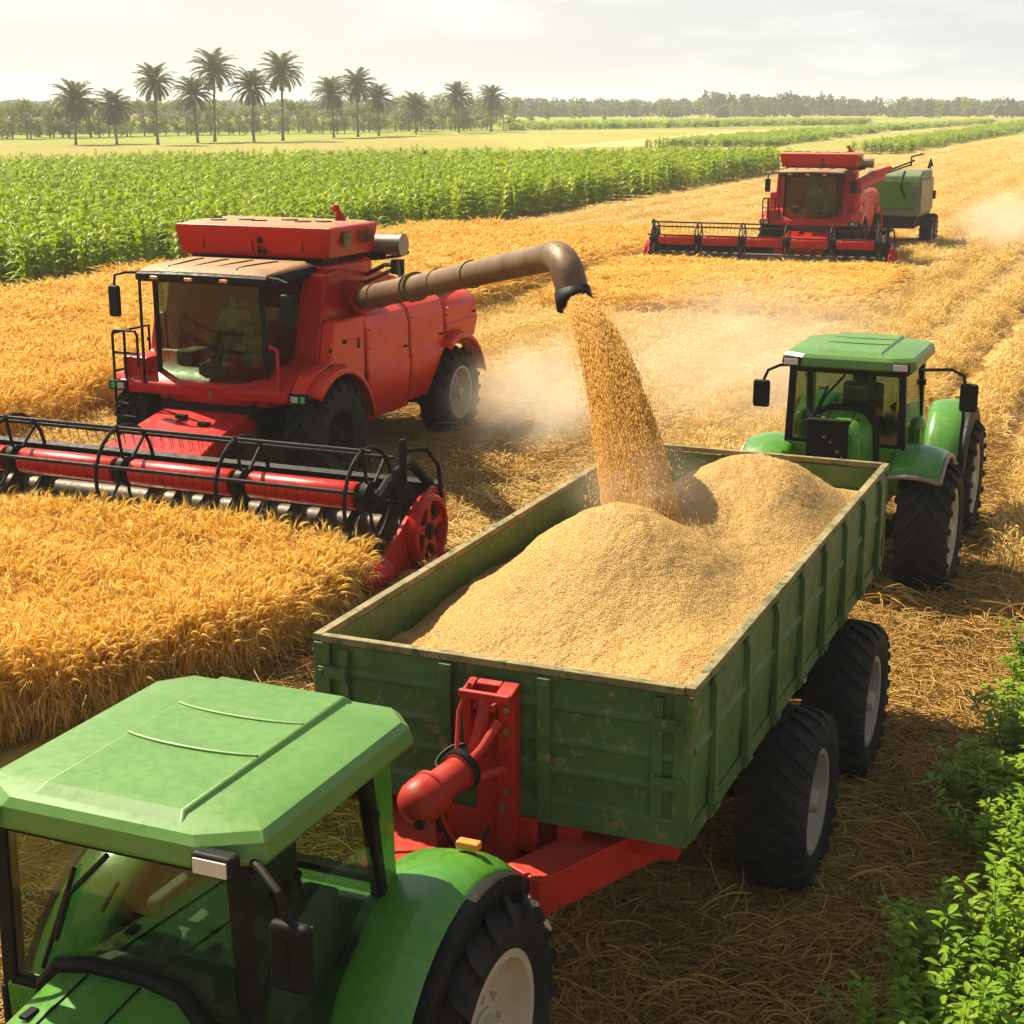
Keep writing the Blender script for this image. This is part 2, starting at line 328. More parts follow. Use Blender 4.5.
# ------------------------------------------------------------------ trailer
def build_trailer():
    T = empty('grain_trailer', (1.16, 12.2, 0), AN)
    tag(T, 'long green plank-sided trailer heaped with golden grain, on black tyres', 'trailer')
    W, Ln, z0, z1 = 1.27, 3.23, 1.63, 2.53
    # long sides: pressed boards with a raised band, posts outside
    zs = [z0, z0+.17, z0+.19, z0+.44, z0+.465, z0+.49, z0+.515, z0+.78, z0+.80, z1-.05]
    of = [0, 0, .012, .012, .034, .034, .012, .012, 0, 0]
    for s in (-1, 1):
        m = MB(); prof = [(s*(W+o), z) for z, o in zip(zs, of)] + [(s*(W-.035), z1-.05), (s*(W-.035), z0)]
        m.loft([[(x, y, z) for x, z in prof] for y in (-Ln+.03, -1.1, 1.1, Ln-.03)])
        side = m.obj('side_panel', TGREEN, T, bevel=.004)
        for k in range(8):
            y = -Ln+.42+k*(2*Ln-.84)/7
            p = MB(); p.prism([(s*(W+.010), z0-.10), (s*(W+.045), z0-.10), (s*(W+.06), z0+.05), (s*(W+.05), z1-.12), (s*(W+.03), z1-.07), (s*(W+.010), z1-.07)], 1, y-.036, y+.036)
            p.box((s*(W+.04), y, z0-.03), (.075, .10, .03))
            p.obj('side_post', TGREEN, T, bevel=.006)
        st = MB(); st.prism([(s*(W-.02), z0-.12), (s*(W+.016), z0-.12), (s*(W+.016), z0-.004), (s*(W-.02), z0-.004)], 1, -Ln+.05, Ln-.05); st.obj('sill_rail', TGREEN, T, bevel=.005)
        r = MB(); r.box((s*(W-.005), 0, z1-.022), (.066, 2*Ln+.02, .05)); r.obj('top_rail', RUST, T, bevel=.006)
    # end walls: four boards with grooves
    for e in (-1, 1):
        m = MB(); zb = [z0, z0+.215, z0+.415, z0+.64, z1-.05]
        for a, b in zip(zb[:-1], zb[1:]):
            y0, y1 = e*(Ln-.045), e*(Ln+.0)
            yb = e*(Ln+.010)
            yl = e*(Ln+.026); m.prism([(y0, a+.003), (yl, a+.003), (yl, a+.030), (yb, a+.050), (y1, a+.055), (y1, b-.008), (y0, b-.008)], 0, -W+.03, W-.03)
        m.obj('end_panel', TGREEN, T, bevel=.004)
        lo = MB(); lo.prism([(e*(Ln-.03), z0-.13), (e*(Ln+.035), z0-.13), (e*(Ln+.035), z0+.03), (e*(Ln+.012), z0+.05), (e*(Ln-.03), z0-.002)], 0, -W, W); lo.obj('end_sill', TGREEN, T, bevel=.006)
        r = MB(); r.box((0, e*(Ln-.003), z1-.022), (2*W-.08, .06, .05)); r.obj('top_rail', RUST, T, bevel=.006)
        for s in (-1, 1):
            c = MB(); c.prism([(s*(W-.10), e*(Ln-.02)), (s*(W+.02), e*(Ln-.02)), (s*(W+.02), e*(Ln+.03)), (s*(W-.10), e*(Ln+.03))], 2, z0-.10, z1-.048); c.obj('corner_post', TGREEN, T, bevel=.008)
            d = MB(); d.box((s*(W-.20), e*(Ln+.018), z0+.42), (.07, .03, .80)); d.obj('end_post', TGREEN, T, bevel=.006)
            for zz in (z0+.28, z0+.66):
                lt = MB(); lt.box((s*(W-.13), e*(Ln+.046), zz), (.21, .03, .075)); lt.cyl((s*(W-.22), e*(Ln+.05), zz-.06), (s*(W-.22), e*(Ln+.05), zz+.06), .014, n=8); lt.box((s*(W-.05), e*(Ln+.064), zz), (.03, .02, .04)); lt.obj('latch', TGREEN, T, bevel=.005)
        for x in (-.34, .33):
            d = MB(); d.box((x, e*(Ln+.032), z0+.36), (.085, .05, .96)); d.box((x, e*(Ln+.06), z0+.82), (.075, .012, .05))
            for q in range(5): d.cyl((x, e*(Ln+.05), z0+.02+q*.19), (x, e*(Ln+.068), z0+.02+q*.19), .012, n=6)
            d.obj('end_post', TGREEN, T, bevel=.006)
    fl = MB(); fl.box((0, 0, z0-.02), (2*W-.06, 2*Ln-.08, .05)); fl.obj('floor', TGREEN, T)
    # chassis and axles
    ch = MB()
    for x in (-.48, .48): ch.box((x, .1, 1.36), (.16, 6.2, .30))
    for y in (-2.9, -1.9, -.5, .9, 2.2, 3.0): ch.box((0, y, 1.40), (2.3, .12, .2))
    for y in (.6, -1.65):
        for x in (-.62, .62): ch.prism([(y-.55, 1.2), (y+.55, 1.2), (y+.35, 1.02), (y-.35, 1.02)], 0, x-.06, x+.06)
    ch.obj('chassis', RED_OLD, T, bevel=.008)
    for y in (.6, -1.65):
        a = MB(); a.cyl((-1.0, y, .71), (1.0, y, .71), .075); a.box((-.62, y, .88), (.13, .2, .4)); a.box((.62, y, .88), (.13, .2, .4)); a.obj('axle', BLACK, T)
        for s in (-1, 1): wheel(T, (s*1.30, y, .71), .71, .54, .395, s, 26, 'road', RIMG, spin=.1*y)
    # drawbar: two splayed beams, cross members, tank plate
    for s in (-1, 1):
        b = MB(); p0 = Vector((s*.84, 2.75, 1.30)); p1 = Vector((s*.38 + (.02 if s < 0 else 0), 3.66, 1.22)); d = (p1-p0).normalized(); q = Vector((-d.y, d.x, 0))*.155
        hz_ = Vector((0, 0, .13))
        b.loft([[p-q-hz_, p+q-hz_, p+q+hz_, p-q+hz_] for p in (p0, p1)])
        b.obj('drawbar_beam', RED_OLD, T, bevel=.012)
        e = p1+d*.002
        for dx, dz in ((-.07, 0), (.07, -.02)): bt = MB(); bt.cyl(e+q.normalized()*dx+Vector((0, 0, dz)), e+q.normalized()*dx+Vector((0, 0, dz))+d*.03, .03, n=8); bt.obj('bolt', STEEL, T)
        bt = MB(); bt.cyl(p0+(p1-p0)*.86-q, p0+(p1-p0)*.86-q*1.15, .028, n=8); bt.obj('bolt', STEEL, T); bt = MB(); bt.cyl(p0+(p1-p0)*.86-q+hz_*.4, p0+(p1-p0)*.86-q*1.12+hz_*.4, .016, n=6)
        bt.obj('bolt', STEEL, T)
    cm = MB(); cm.box((0, 3.22, 1.18), (1.05, .16, .18)); cm.box((0, 2.95, 1.22), (1.3, .14, .2)); cm.box((.12, 3.55, 1.12), (.6, .12, .12)); cm.obj('cross_member', RED_OLD, T, bevel=.01)
    pl = MB(); pl.prism([(.30, 3.34), (.62, 3.30), (.66, 3.85), (.50, 4.10), (.34, 4.05)], 2, 1.30, 1.335); pl.obj('drawbar_plate', RED_OLD, T, bevel=.006)
    # mast against the front panel
    ma = MB(); y0 = Ln+.04
    ma.prism([(y0, 1.15), (y0+.12, 1.15), (y0+.12, 2.34), (y0+.17, 2.38), (y0, 2.42)], 0, -.19, -.08)
    ma.prism([(y0, 1.15), (y0+.06, 1.15), (y0+.06, 2.40), (y0, 2.42)], 0, -.078, .09)
    ma.prism([(y0, 1.9), (y0+.12, 2.0), (y0+.15, 2.38), (y0, 2.42)], 0, .092, .15)
    ma.box((0, y0+.10, 2.28), (.15, .1, .05)); ma.box((0, y0+.02, 1.42), (.62, .05, .22))
    ma.prism([(y0+.172, 2.34), (y0+.20, 2.34), (y0+.20, 2.39), (y0+.172, 2.40)], 0, -.19, .15)
    ma.obj('mast', RED_OLD, T, bevel=.01)
    for x, z in ((-.17, 2.28), (-.17, 2.14), (-.17, 1.74), (-.14, 1.62)): mb = MB(); mb.cyl((x+.02, y0+.118, z), (x+.02, y0+.145, z), .022, n=7); mb.obj('mast_bolt', STEEL, T)
    # ram: ball-ended cylinder leaning on the mast
    A, B = Vector((.155, 3.98, 1.87)), Vector((-.01, 3.42, 1.99)); d = (B-A).normalized()
    cy_ = MB(); cy_.lathe([(0, .01), (.012, .07), (.05, .115), (.10, .138), (.16, .142), (.22, .138), (.225, .145), (.25, .145), (.255, .11), (.48, .10), (.485, .116), (.55, .116), (.555, .06), (.60, .06), (.60, .005)], 28, axis=2)
    c = cy_.obj('hydraulic_ram', RED_OLD, T, smooth=30); c.location = A-d*.14; c.rotation_euler = d.to_track_quat('Z', 'Y').to_euler()
    cp = MB(); cp.lathe([(0, .004), (-.01, .035), (.01, .045), (.03, .046)], 14, axis=2); k = cp.obj('ram_plug', BLACK, c); k.location = (-.05, -.07, .03); k.rotation_euler = (.5, -.5, 0)
    col = MB(); col.lathe([(.49, .124), (.50, .135), (.515, .124), (.53, .135), (.545, .124)], 24, axis=2); col.tube(bez((.1, .02, .45), (.2, .0, .4), (.18, .1, .6), (.05, .1, .62), 10), .014); col.obj('ram_collar', BLACK, c)
    for pts, r in (([(.10, 3.6, 2.02), (.14, 3.48, 2.25), (.10, 3.40, 2.42)], .016), ([(.02, 3.55, 1.98), (.0, 3.46, 2.16), (-.0, 3.38, 2.32)], .042), ([(.03, 3.70, 1.96), (-.06, 3.58, 2.08), (-.12, 3.46, 2.22)], .028), ([(.04, 3.68, 1.88), (-.05, 3.6, 1.90), (-.16, 3.46, 1.92)], .026)):
        q = MB(); q.tube(pts, r, 10); q.obj('ram_stay', RED_OLD, T)
    for i, pts in enumerate((bez((.05, 3.5, 1.95), (.3, 3.6, 2.05), (.24, 3.7, 1.5), (.04, 3.5, 1.3), 14), bez((-.05, 3.46, 1.5), (.02, 3.6, 1.3), (-.02, 3.6, 1.2), (.2, 3.7, 1.15), 12), bez((.2, 3.62, 1.75), (.3, 3.5, 1.4), (.1, 3.6, 1.3), (-.1, 3.4, 1.2), 12))):
        q = MB(); q.tube(pts, .013, 7); q.obj('hose', BLACK if i else RED_OLD, T)
    return T

def tractor(loc, label, far):
    T = empty('tractor', loc, AN); tag(T, label, 'tractor')
    c0 = 1.25 if far else 0.0                               # cab position along the machine
    Rr, wr = (.83, .52)
    ax_r, ax_f = (0.0, 2.8) if far else (.12, 2.75)
    def Y(y): return y+c0
    # chassis
    m = MB(); m.box((0, (ax_r+ax_f)/2, .85), (.5, abs(ax_f-ax_r)+.6, .5)); m.cyl((-.95, ax_r, .82), (.95, ax_r, .82), .14); m.cyl((-.95, ax_f, .74), (.95, ax_f, .74), .11); m.box((0, ax_r-.5, .75), (.3, .5, .25)); m.obj('chassis', BLACK, T, bevel=.01)
    # cab lower body
    m = MB()
    m.prism([(Y(.22), 1.05), (Y(1.66), 1.05), (Y(1.76), 1.30), (Y(1.78), 1.66), (Y(1.70), 1.70), (Y(1.25), 1.28), (Y(.75), 1.24), (Y(.40), 1.68), (Y(.22), 1.70)], 0, -.70, .70)
    m.obj('cab_body', GREEN, T, bevel=.015)
    m = MB(); m.box((0, Y(1.0), 1.27), (1.36, 1.3, .05)); m.obj('cab_floor', SEATG, T)
    # pillars and frame
    top = 2.56 if not far else 2.60
    def pillar(pa, pb, r, mat=BLACK, nm='pillar'):
        q = MB(); a, b = Vector(pa), Vector(pb)
        q.loft([[p+Vector((dx, dy, 0)) for dx, dy in ((-r, -r), (r, -r), (r, r), (-r, r))] for p in (a, b)]); return q.obj(nm, mat, T, bevel=.012)
    for s in (-1, 1):
        pillar((s*.70, Y(1.72), 1.62), (s*.66, Y(1.74), top), .042)
        pillar((s*.71, Y(.46), 1.68), (s*.71, Y(.62), top), .036)
        # green rear quarter with black edge
        q = MB(); q.prism([(Y(.30), 1.66), (Y(.43), 1.66), (Y(.59), top), (Y(.36), top)], 0, s*.70-.03, s*.70+.03); q.obj('rear_quarter', GREEN, T, bevel=.015)
        # black lower edge of the door
        q = MB(); q.tube([(s*.725, Y(.46), 1.74), (s*.74, Y(.58), 1.60), (s*.745, Y(.80), 1.36), (s*.745, Y(1.02), 1.20), (s*.745, Y(1.5), 1.14), (s*.745, Y(1.72), 1.16), (s*.735, Y(1.73), 1.62)], .036, 8); q.obj('door_frame', BLACK, T)
        g = MB(); g.loft([[(s*xx, y, z) for xx, y, z in ((.735, Y(.44), 1.74), (.735, Y(.58), 1.60), (.735, Y(.82), 1.37), (.735, Y(1.03), 1.22), (.735, Y(1.68), 1.18), (.70, Y(1.69), top), (.705, Y(.62), top))],
                         [(s*(xx-.006), y, z) for xx, y, z in ((.735, Y(.44), 1.74), (.735, Y(.58), 1.60), (.735, Y(.82), 1.37), (.735, Y(1.03), 1.22), (.735, Y(1.68), 1.18), (.70, Y(1.69), top), (.705, Y(.62), top))]])
        dr = g.obj('side_window', GLASS, T)
        h = MB(); h.cyl((s*.75, Y(.80), 1.72), (s*.75, Y(.96), 1.62), .014, n=6); h.obj('door_handle', BLACKP, dr)
    q = MB(); q.box((0, Y(1.745), top-.02), (1.30, .07, .09)); q.box((0, Y(1.74), 1.66), (1.36, .07, .07)); q.box((0, Y(.50), top-.03), (1.38, .07, .07)); q.box((-.70, Y(1.15), top-.03), (.05, 1.1, .07)); q.box((.70, Y(1.15), top-.03), (.05, 1.1, .07)); q.obj('cab_frame', BLACK, T, bevel=.01)
    g = MB(); g.loft([[(-.64, Y(1.752), 1.70), (.64, Y(1.752), 1.70), (.62, Y(1.768), top-.06), (-.62, Y(1.768), top-.06)], [(-.64, Y(1.746), 1.70), (.64, Y(1.746), 1.70), (.62, Y(1.762), top-.06), (-.62, Y(1.762), top-.06)]]); ws = g.obj('windscreen', GLASS, T)
    wi = MB(); wi.tube([(.02, Y(1.79), top-.07), (.25, Y(1.80), 2.25), (.36, Y(1.79), 1.98)], .016, 6); wi.tube([(.22, Y(1.785), 2.38), (.46, Y(1.78), 1.80)], .013, 6); wi.obj('wiper', BLACKP, ws)
    g = MB(); g.loft([[(-.68, Y(.36), 1.72), (.68, Y(.36), 1.72), (.66, Y(.54), top-.06), (-.66, Y(.54), top-.06)], [(-.68, Y(.366), 1.72), (.68, Y(.366), 1.72), (.66, Y(.546), top-.06), (-.66, Y(.546), top-.06)]]); g.obj('rear_window', GLASS, T)
    # roof: chamfered plan, tapered edge, raised centre panel
    def plan(gx, gy, z, r=.0):
        x, a, b, c = .82-gx, Y(.10)+gy, Y(1.90)-gy, .26
        P = [(-x+.14, a), (x-.14, a), (x, a+.16), (x, b-c*.62), (x-c, b), (-x+c, b), (-x, b-c*.62), (-x, a+.16)]
        return [(px, py, z) for px, py in P]
    m = MB(); m.loft([plan(.07, .07, top), plan(.010, .010, top+.02), plan(0, 0, top+.04), plan(.018, .018, top+.125), plan(.05, .05, top+.165), plan(.16, .16, top+.195)])
    rf = m.obj('roof', GREEN_ROOF, T, bevel=.008, smooth=18)
    zt = top+.195
    for (xa, xb) in ((-.40, .40),):
        m = MB(); m.loft([[(xa-.03, Y(.20), zt-.01), (xb+.03, Y(.20), zt-.01), (xb+.03, Y(1.82), zt-.03), (xa-.03, Y(1.82), zt-.03)], [(xa+.01, Y(.235), zt+.032), (xb-.01, Y(.235), zt+.032), (xb-.01, Y(1.74), zt+.024), (xa+.01, Y(1.74), zt+.024)]]); m.obj('roof_panel', GREEN_ROOF, rf, bevel=.012, smooth=15)
    for y in (.68, 1.12):
        m = MB(); m.tube(bez((-.38, Y(y-.02), zt+.027), (-.2, Y(y+.05), zt+.031), (.2, Y(y+.05), zt+.031), (.38, Y(y-.02), zt+.027), 10), .011, 6); m.obj('roof_rib', GREEN_ROOF, rf)
    for s in (-1, 1):
        m = MB(); m.box((s*.655, Y(1.895), top+.075), (.22, .09, .115)); lh = m.obj('work_lamp', BLACKP, T, bevel=.025, seg=3); lh.rotation_euler = (0, 0, 0)
        m = MB(); m.box((s*.655, Y(1.944), top+.075), (.175, .012, .075)); m.obj('lamp_lens', LAMPM, lh, bevel=.004)
    # fenders over the rear wheels
    for s in (-1, 1):
        m = MB(); rows = []; n = 16
        cy0, cz0, Rf = ax_r+.10, .84, 1.0
        for i in range(n):
            a = radians(132-(132+22)*i/(n-1)); rr = Rf+(.05 if i > n*.6 else 0)*(i-n*.6)/(n*.4)
            y, z = cy0+rr*cos(a), cz0+rr*sin(a)*.98
            xi, xo = .66, 1.17
            row = [(s*xi, y, z+.0)] + [(s*(xi+(xo-xi)*t), cy0+(rr-.0+.035*sin(pi*t)-.13*max(0, t-.72)**1.2*2.2)*cos(a), cz0+(rr+.035*sin(pi*t)-.13*max(0, t-.72)**1.2*2.2)*sin(a)*.98) for t in (.2, .4, .6, .75, .88, 1.0)]
            rows.append(row)
        m.sheet(rows); f = m.obj('fender', GREEN, T, solid=.02, smooth=50)
        q = MB(); q.box((s*.95, cy0-.36, cz0+Rf+.005), (.14, .07, .05)); q.obj('fender_lamp', AMBER, f, bevel=.012)
        # inner skirt down from the fender to the cab
        k = MB(); k.prism([(r[0][1], r[0][2]-.012) for r in rows if r[0][1] < cy0+.32 or r[0][2] < 1.3]+[(cy0+.9, .95), (cy0-.3, 1.2)], 0, s*.64-.015, s*.64+.015); k.obj('fender_skirt', GREEN, f)
        lip = MB(); lr = []
        for r in rows:
            y, z = r[-1][1], r[-1][2]; dx = Vector((0, y-cy0, z-cz0)).normalized()
            lr.append([(s*1.135, y+dx.y*.022, z+dx.z*.022), (s*1.20, y+dx.y*.012, z+dx.z*.012), (s*1.215, y-dx.y*.04, z-dx.z*.04), (s*1.20, y-dx.y*(.26 if far else .13), z-dx.z*(.26 if far else .13))])
        lip.sheet(lr); lip.obj('fender_edge', BLACKP, f, solid=.018, smooth=50)
        wheel(T, (s*1.03, ax_r, Rr), Rr, wr, .49, s, 20, 'ag', RIMW, spin=.17)
    # mirrors
    for s in (-1, 1):
        if far: pts = [(s*.70, Y(1.62), 2.62), (s*1.0, Y(1.70), 2.66), (s*1.12, Y(1.72), 2.60), (s*1.14, Y(1.72), 2.46), (s*1.14, Y(1.72), 2.0), (s*1.12, Y(1.66), 1.55)]; c = (s*1.22, Y(1.73), 2.34)
        if far and s > 0: pts = [(p[0]*.80, p[1], p[2]) for p in pts]; c = (.93, c[1], c[2])
        if far and s < 0: pts = [(p[0]*1.22, p[1], p[2]) for p in pts]; c = (-1.44, c[1], c[2])
        else: pts = [(s*.70, Y(1.72), 2.60), (s*.82, Y(1.80), 2.60), (s*.95, Y(1.86), 2.54), (s*1.00, Y(1.87), 2.42)]; c = (s*1.02, Y(1.88), 2.25)
        a = MB(); a.tube(pts, .02, 8); mr = a.obj('mirror_arm', BLACK, T)
        a = MB(); a.box(c, (.21, .075, .34)); hd = a.obj('mirror', BLACKP, mr, bevel=.035, seg=3)
        a = MB(); a.box((c[0], c[1]-.040, c[2]), (.17, .006, .29)); a.obj('mirror_glass', STEEL, hd)
        a = MB(); a.cyl((c[0], c[1]+.036, c[2]-.12), (c[0], c[1]+.041, c[2]+.12), .006, n=6); a.obj('mirror_seam', BLACK, hd)
    # hood
    y0, y1 = Y(1.80), Y(2.35) if far else Y(3.55)
    rings = []
    for t in (0, .12, .5, .85, 1.0):
        y = y0+(y1-y0)*t; wd = (.37 if far else .46)-.05*t; zt_ = (2.10 if far else 1.86)-.10*t*(1 if far else 2.0)-(.06 if t == 1 else 0)
        rings.append([(-wd, y, 1.0), (-wd-.02, y, 1.45), (-wd+.02, y, zt_-.16), (-wd+.12, y, zt_-.04), (-.15, y, zt_), (.15, y, zt_), (wd-.12, y, zt_-.04), (wd-.02, y, zt_-.16), (wd+.02, y, 1.45), (wd, y, 1.0)])
    m = MB(); m.loft(rings); hdo = m.obj('hood', GREEN, T, bevel=.01, smooth=40)
    sl = MB(); r = rings[0]; sl.tube([(p[0]*1.04, p[1]-.02, p[2]+.02) for p in r[1:-1]], .045, 8); sl.obj('hood_seal', BLACK, hdo)
    if far:
        gq = MB(); gq.box((.08, y1+.03, 1.72), (.50, .06, .64)); gq.prism([(-.20, 2.04), (.36, 2.04), (.32, 2.09), (-.16, 2.09)], 1, y1-.02, y1+.08); g_ = gq.obj('grille', BLACK, hdo, bevel=.02)
        sl = MB()
        for q in range(7): sl.box((.08, y1+.065, 1.46+q*.08), (.42, .012, .025))
        sl.obj('grille_bars', BLACKP, g_)
        rb = MB()
        for q in range(9): rb.box((random.uniform(-.12, .24), y1+.072, random.uniform(1.45, 1.9)), (random.uniform(.02, .06), .02, random.uniform(.02, .05)))
        rb.obj('chaff', RUST, g_)
        # front mudguards over the front wheels
        for s in (-1, 1):
            m = MB(); rows = []
            for i in range(12):
                a = radians(132-(132-50)*i/11); rr = 1.03
                rows.append([(s*(.60+.62*t), ax_f+(rr-.16*abs(t-.45)**2.2*2)*cos(a), .80+(rr-.16*abs(t-.45)**2.2*2)*sin(a)) for t in (0, .15, .35, .55, .75, .9, 1)])
            m.sheet(rows); f = m.obj('mudguard', GREEN, T, solid=.025, smooth=50)
            e = MB(); e.tube([Vector(r[-1])+Vector((s*.005, 0, -.02)) for r in rows], .035, 8); e.tube([Vector(rows[-1][k])+Vector((0, .0, -.01)) for k in range(7)], .03, 8); e.obj('mudguard_edge', STEEL, f)
            b = MB(); b.box((s*.98, ax_f+.55, 1.57), (.13, .05, .04)); b.obj('marker_lamp', AMBER, f, bevel=.01)
            wheel(T, (s*1.06, ax_f, .82), .82, .64, .50, s, 20, 'ag', RIMW, spin=.05)
            b = MB(); b.box((s*.72, Y(.78), 1.62), (.16, .42, .62)); b.ball((s*.74, Y(.78), 1.93), .17, 14, (.6, 1.2, .7)); b.obj('side_tank', GREEN, T, bevel=.03)
    else:
        for s in (-1, 1): wheel(T, (s*.98, ax_f, .66), .66, .42, .34, s, 18, 'ag', RIMW)
        b = MB(); b.tube(bez((-.55, Y(1.9), 1.52), (-.62, Y(2.1), 1.6), (-.8, Y(2.3), 1.45), (-.85, Y(2.6), 1.1), 8), .03, 8); b.obj('intake_pipe', BLACK, T)
        b = MB(); b.ball((-.60, Y(1.86), 1.60), .15, 14, (1.1, 1, .45)); b.obj('washer_cap', GREEN, T)
    # small fittings: roof screws, door hinges, fender lamps, bonnet seams and catches
    for s in (-1, 1):
        for z in (1.55, 2.30):
            q = MB(); q.box((s*.75, Y(.60) if z > 2 else Y(.64), z), (.03, .09, .05)); q.cyl((s*.765, Y(.60) if z > 2 else Y(.64), z-.04), (s*.765, Y(.60) if z > 2 else Y(.64), z+.04), .014, n=8); q.obj('door_hinge', BLACK, T, bevel=.006)
        q = MB(); q.tube([(s*.15, y0+.03, rings[0][5][2]+.001), (s*.15, (y0+y1)/2, rings[2][5][2]+.001), (s*.14, y1-.03, rings[3][5][2]-.01)], .006, 5); q.obj('hood_seam', BLACK, hdo)
        q = MB(); q.box((s*.24, y0+.35, rings[1][5][2]-.022), (.05, .09, .02)); q.obj('hood_catch', BLACKP, hdo, bevel=.006)
    # cab interior
    st = MB(); st.box((0, Y(.85), 1.62), (.52, .5, .14)); st.obj('seat', SEAT, T, bevel=.05, seg=3)
    sb = MB(); sb.box((0, Y(.60), 1.95), (.52, .15, .62), Matrix.Rotation(-.1, 3, 'X')); sbo = sb.obj('seat_back', SEATG, T, bevel=.06, seg=3)
    hr = MB(); hr.box((0, Y(.58), 2.34), (.30, .11, .2)); hr.obj('headrest', SEATG, sbo, bevel=.045, seg=3)
    b = MB(); b.box((0, Y(.86), 1.42), (.36, .36, .3)); b.obj('seat_base', BLACKP, T, bevel=.02)
    for s in (-1, 1):
        b = MB(); b.box((s*.33, Y(.86), 1.80), (.09, .42, .07)); b.obj('armrest', SEAT, T, bevel=.03)
    b = MB(); b.prism([(Y(1.42), 1.3), (Y(1.70), 1.3), (Y(1.70), 1.72), (Y(1.58), 1.80), (Y(1.44), 1.76)], 0, -.30, .30); b.cyl((0, Y(1.5), 1.7), (0, Y(1.32), 1.88), .04); b.obj('dashboard', SEATG if not far else BLACKP, T, bevel=.03)
    sw = MB(); n = Vector((0, -.55, .83)).normalized(); cpt = Vector((0, Y(1.30), 1.90)); u = Vector((1, 0, 0)); v = n.cross(u)
    sw.tube([cpt+(u*cos(2*pi*k/20)+v*sin(2*pi*k/20))*.20 for k in range(21)], .017, 7)
    for a in (.5, 2.6, 4.7): sw.cyl(cpt, cpt+(u*cos(a)+v*sin(a))*.2, .012, n=6)
    sw.obj('steering_wheel', BLACKP, T)
    b = MB(); b.box((-.48, Y(.95), 1.66), (.2, .55, .5)); b.box((-.47, Y(1.28), 1.95), (.16, .05, .13)); b.obj('control_console', SEATG, T, bevel=.03)
    for k in range(3):
        b = MB(); b.cyl((-.46, Y(.85+k*.12), 1.9), (-.45, Y(.88+k*.12), 2.04), .012, n=6); b.ball((-.45, Y(.88+k*.12), 2.05), .025, 8); b.obj('lever', BLACK, T)
    b = MB(); b.box((0, ax_r-.35, 1.25), (.9, .1, .5)); b.obj('rear_bracket', BLACK, T, bevel=.02)
    if far:
        for o in T.children:
            n = o.name.split('.')[0]
            if n not in ('wheel', 'chassis', 'rear_bracket', 'mudguard', 'side_tank'): o.location.z += .07 if n == 'fender' else .15
    return T
trailer = build_trailer()
near_tr = tractor(FW(4.33, -7.2), 'green tractor with empty seat, its pale green roof nearest, ahead of the red drawbar', False)
far_tr = tractor(FW(3.62, -21.95), 'green tractor carrying a hatted driver, standing behind the heaped trailer', True)
far_driver = person(FW(3.58, -21.95+2.16, 1.72), AN, 'person in a wide hat at the wheel of the green tractor behind the trailer', SHIRTD, True)

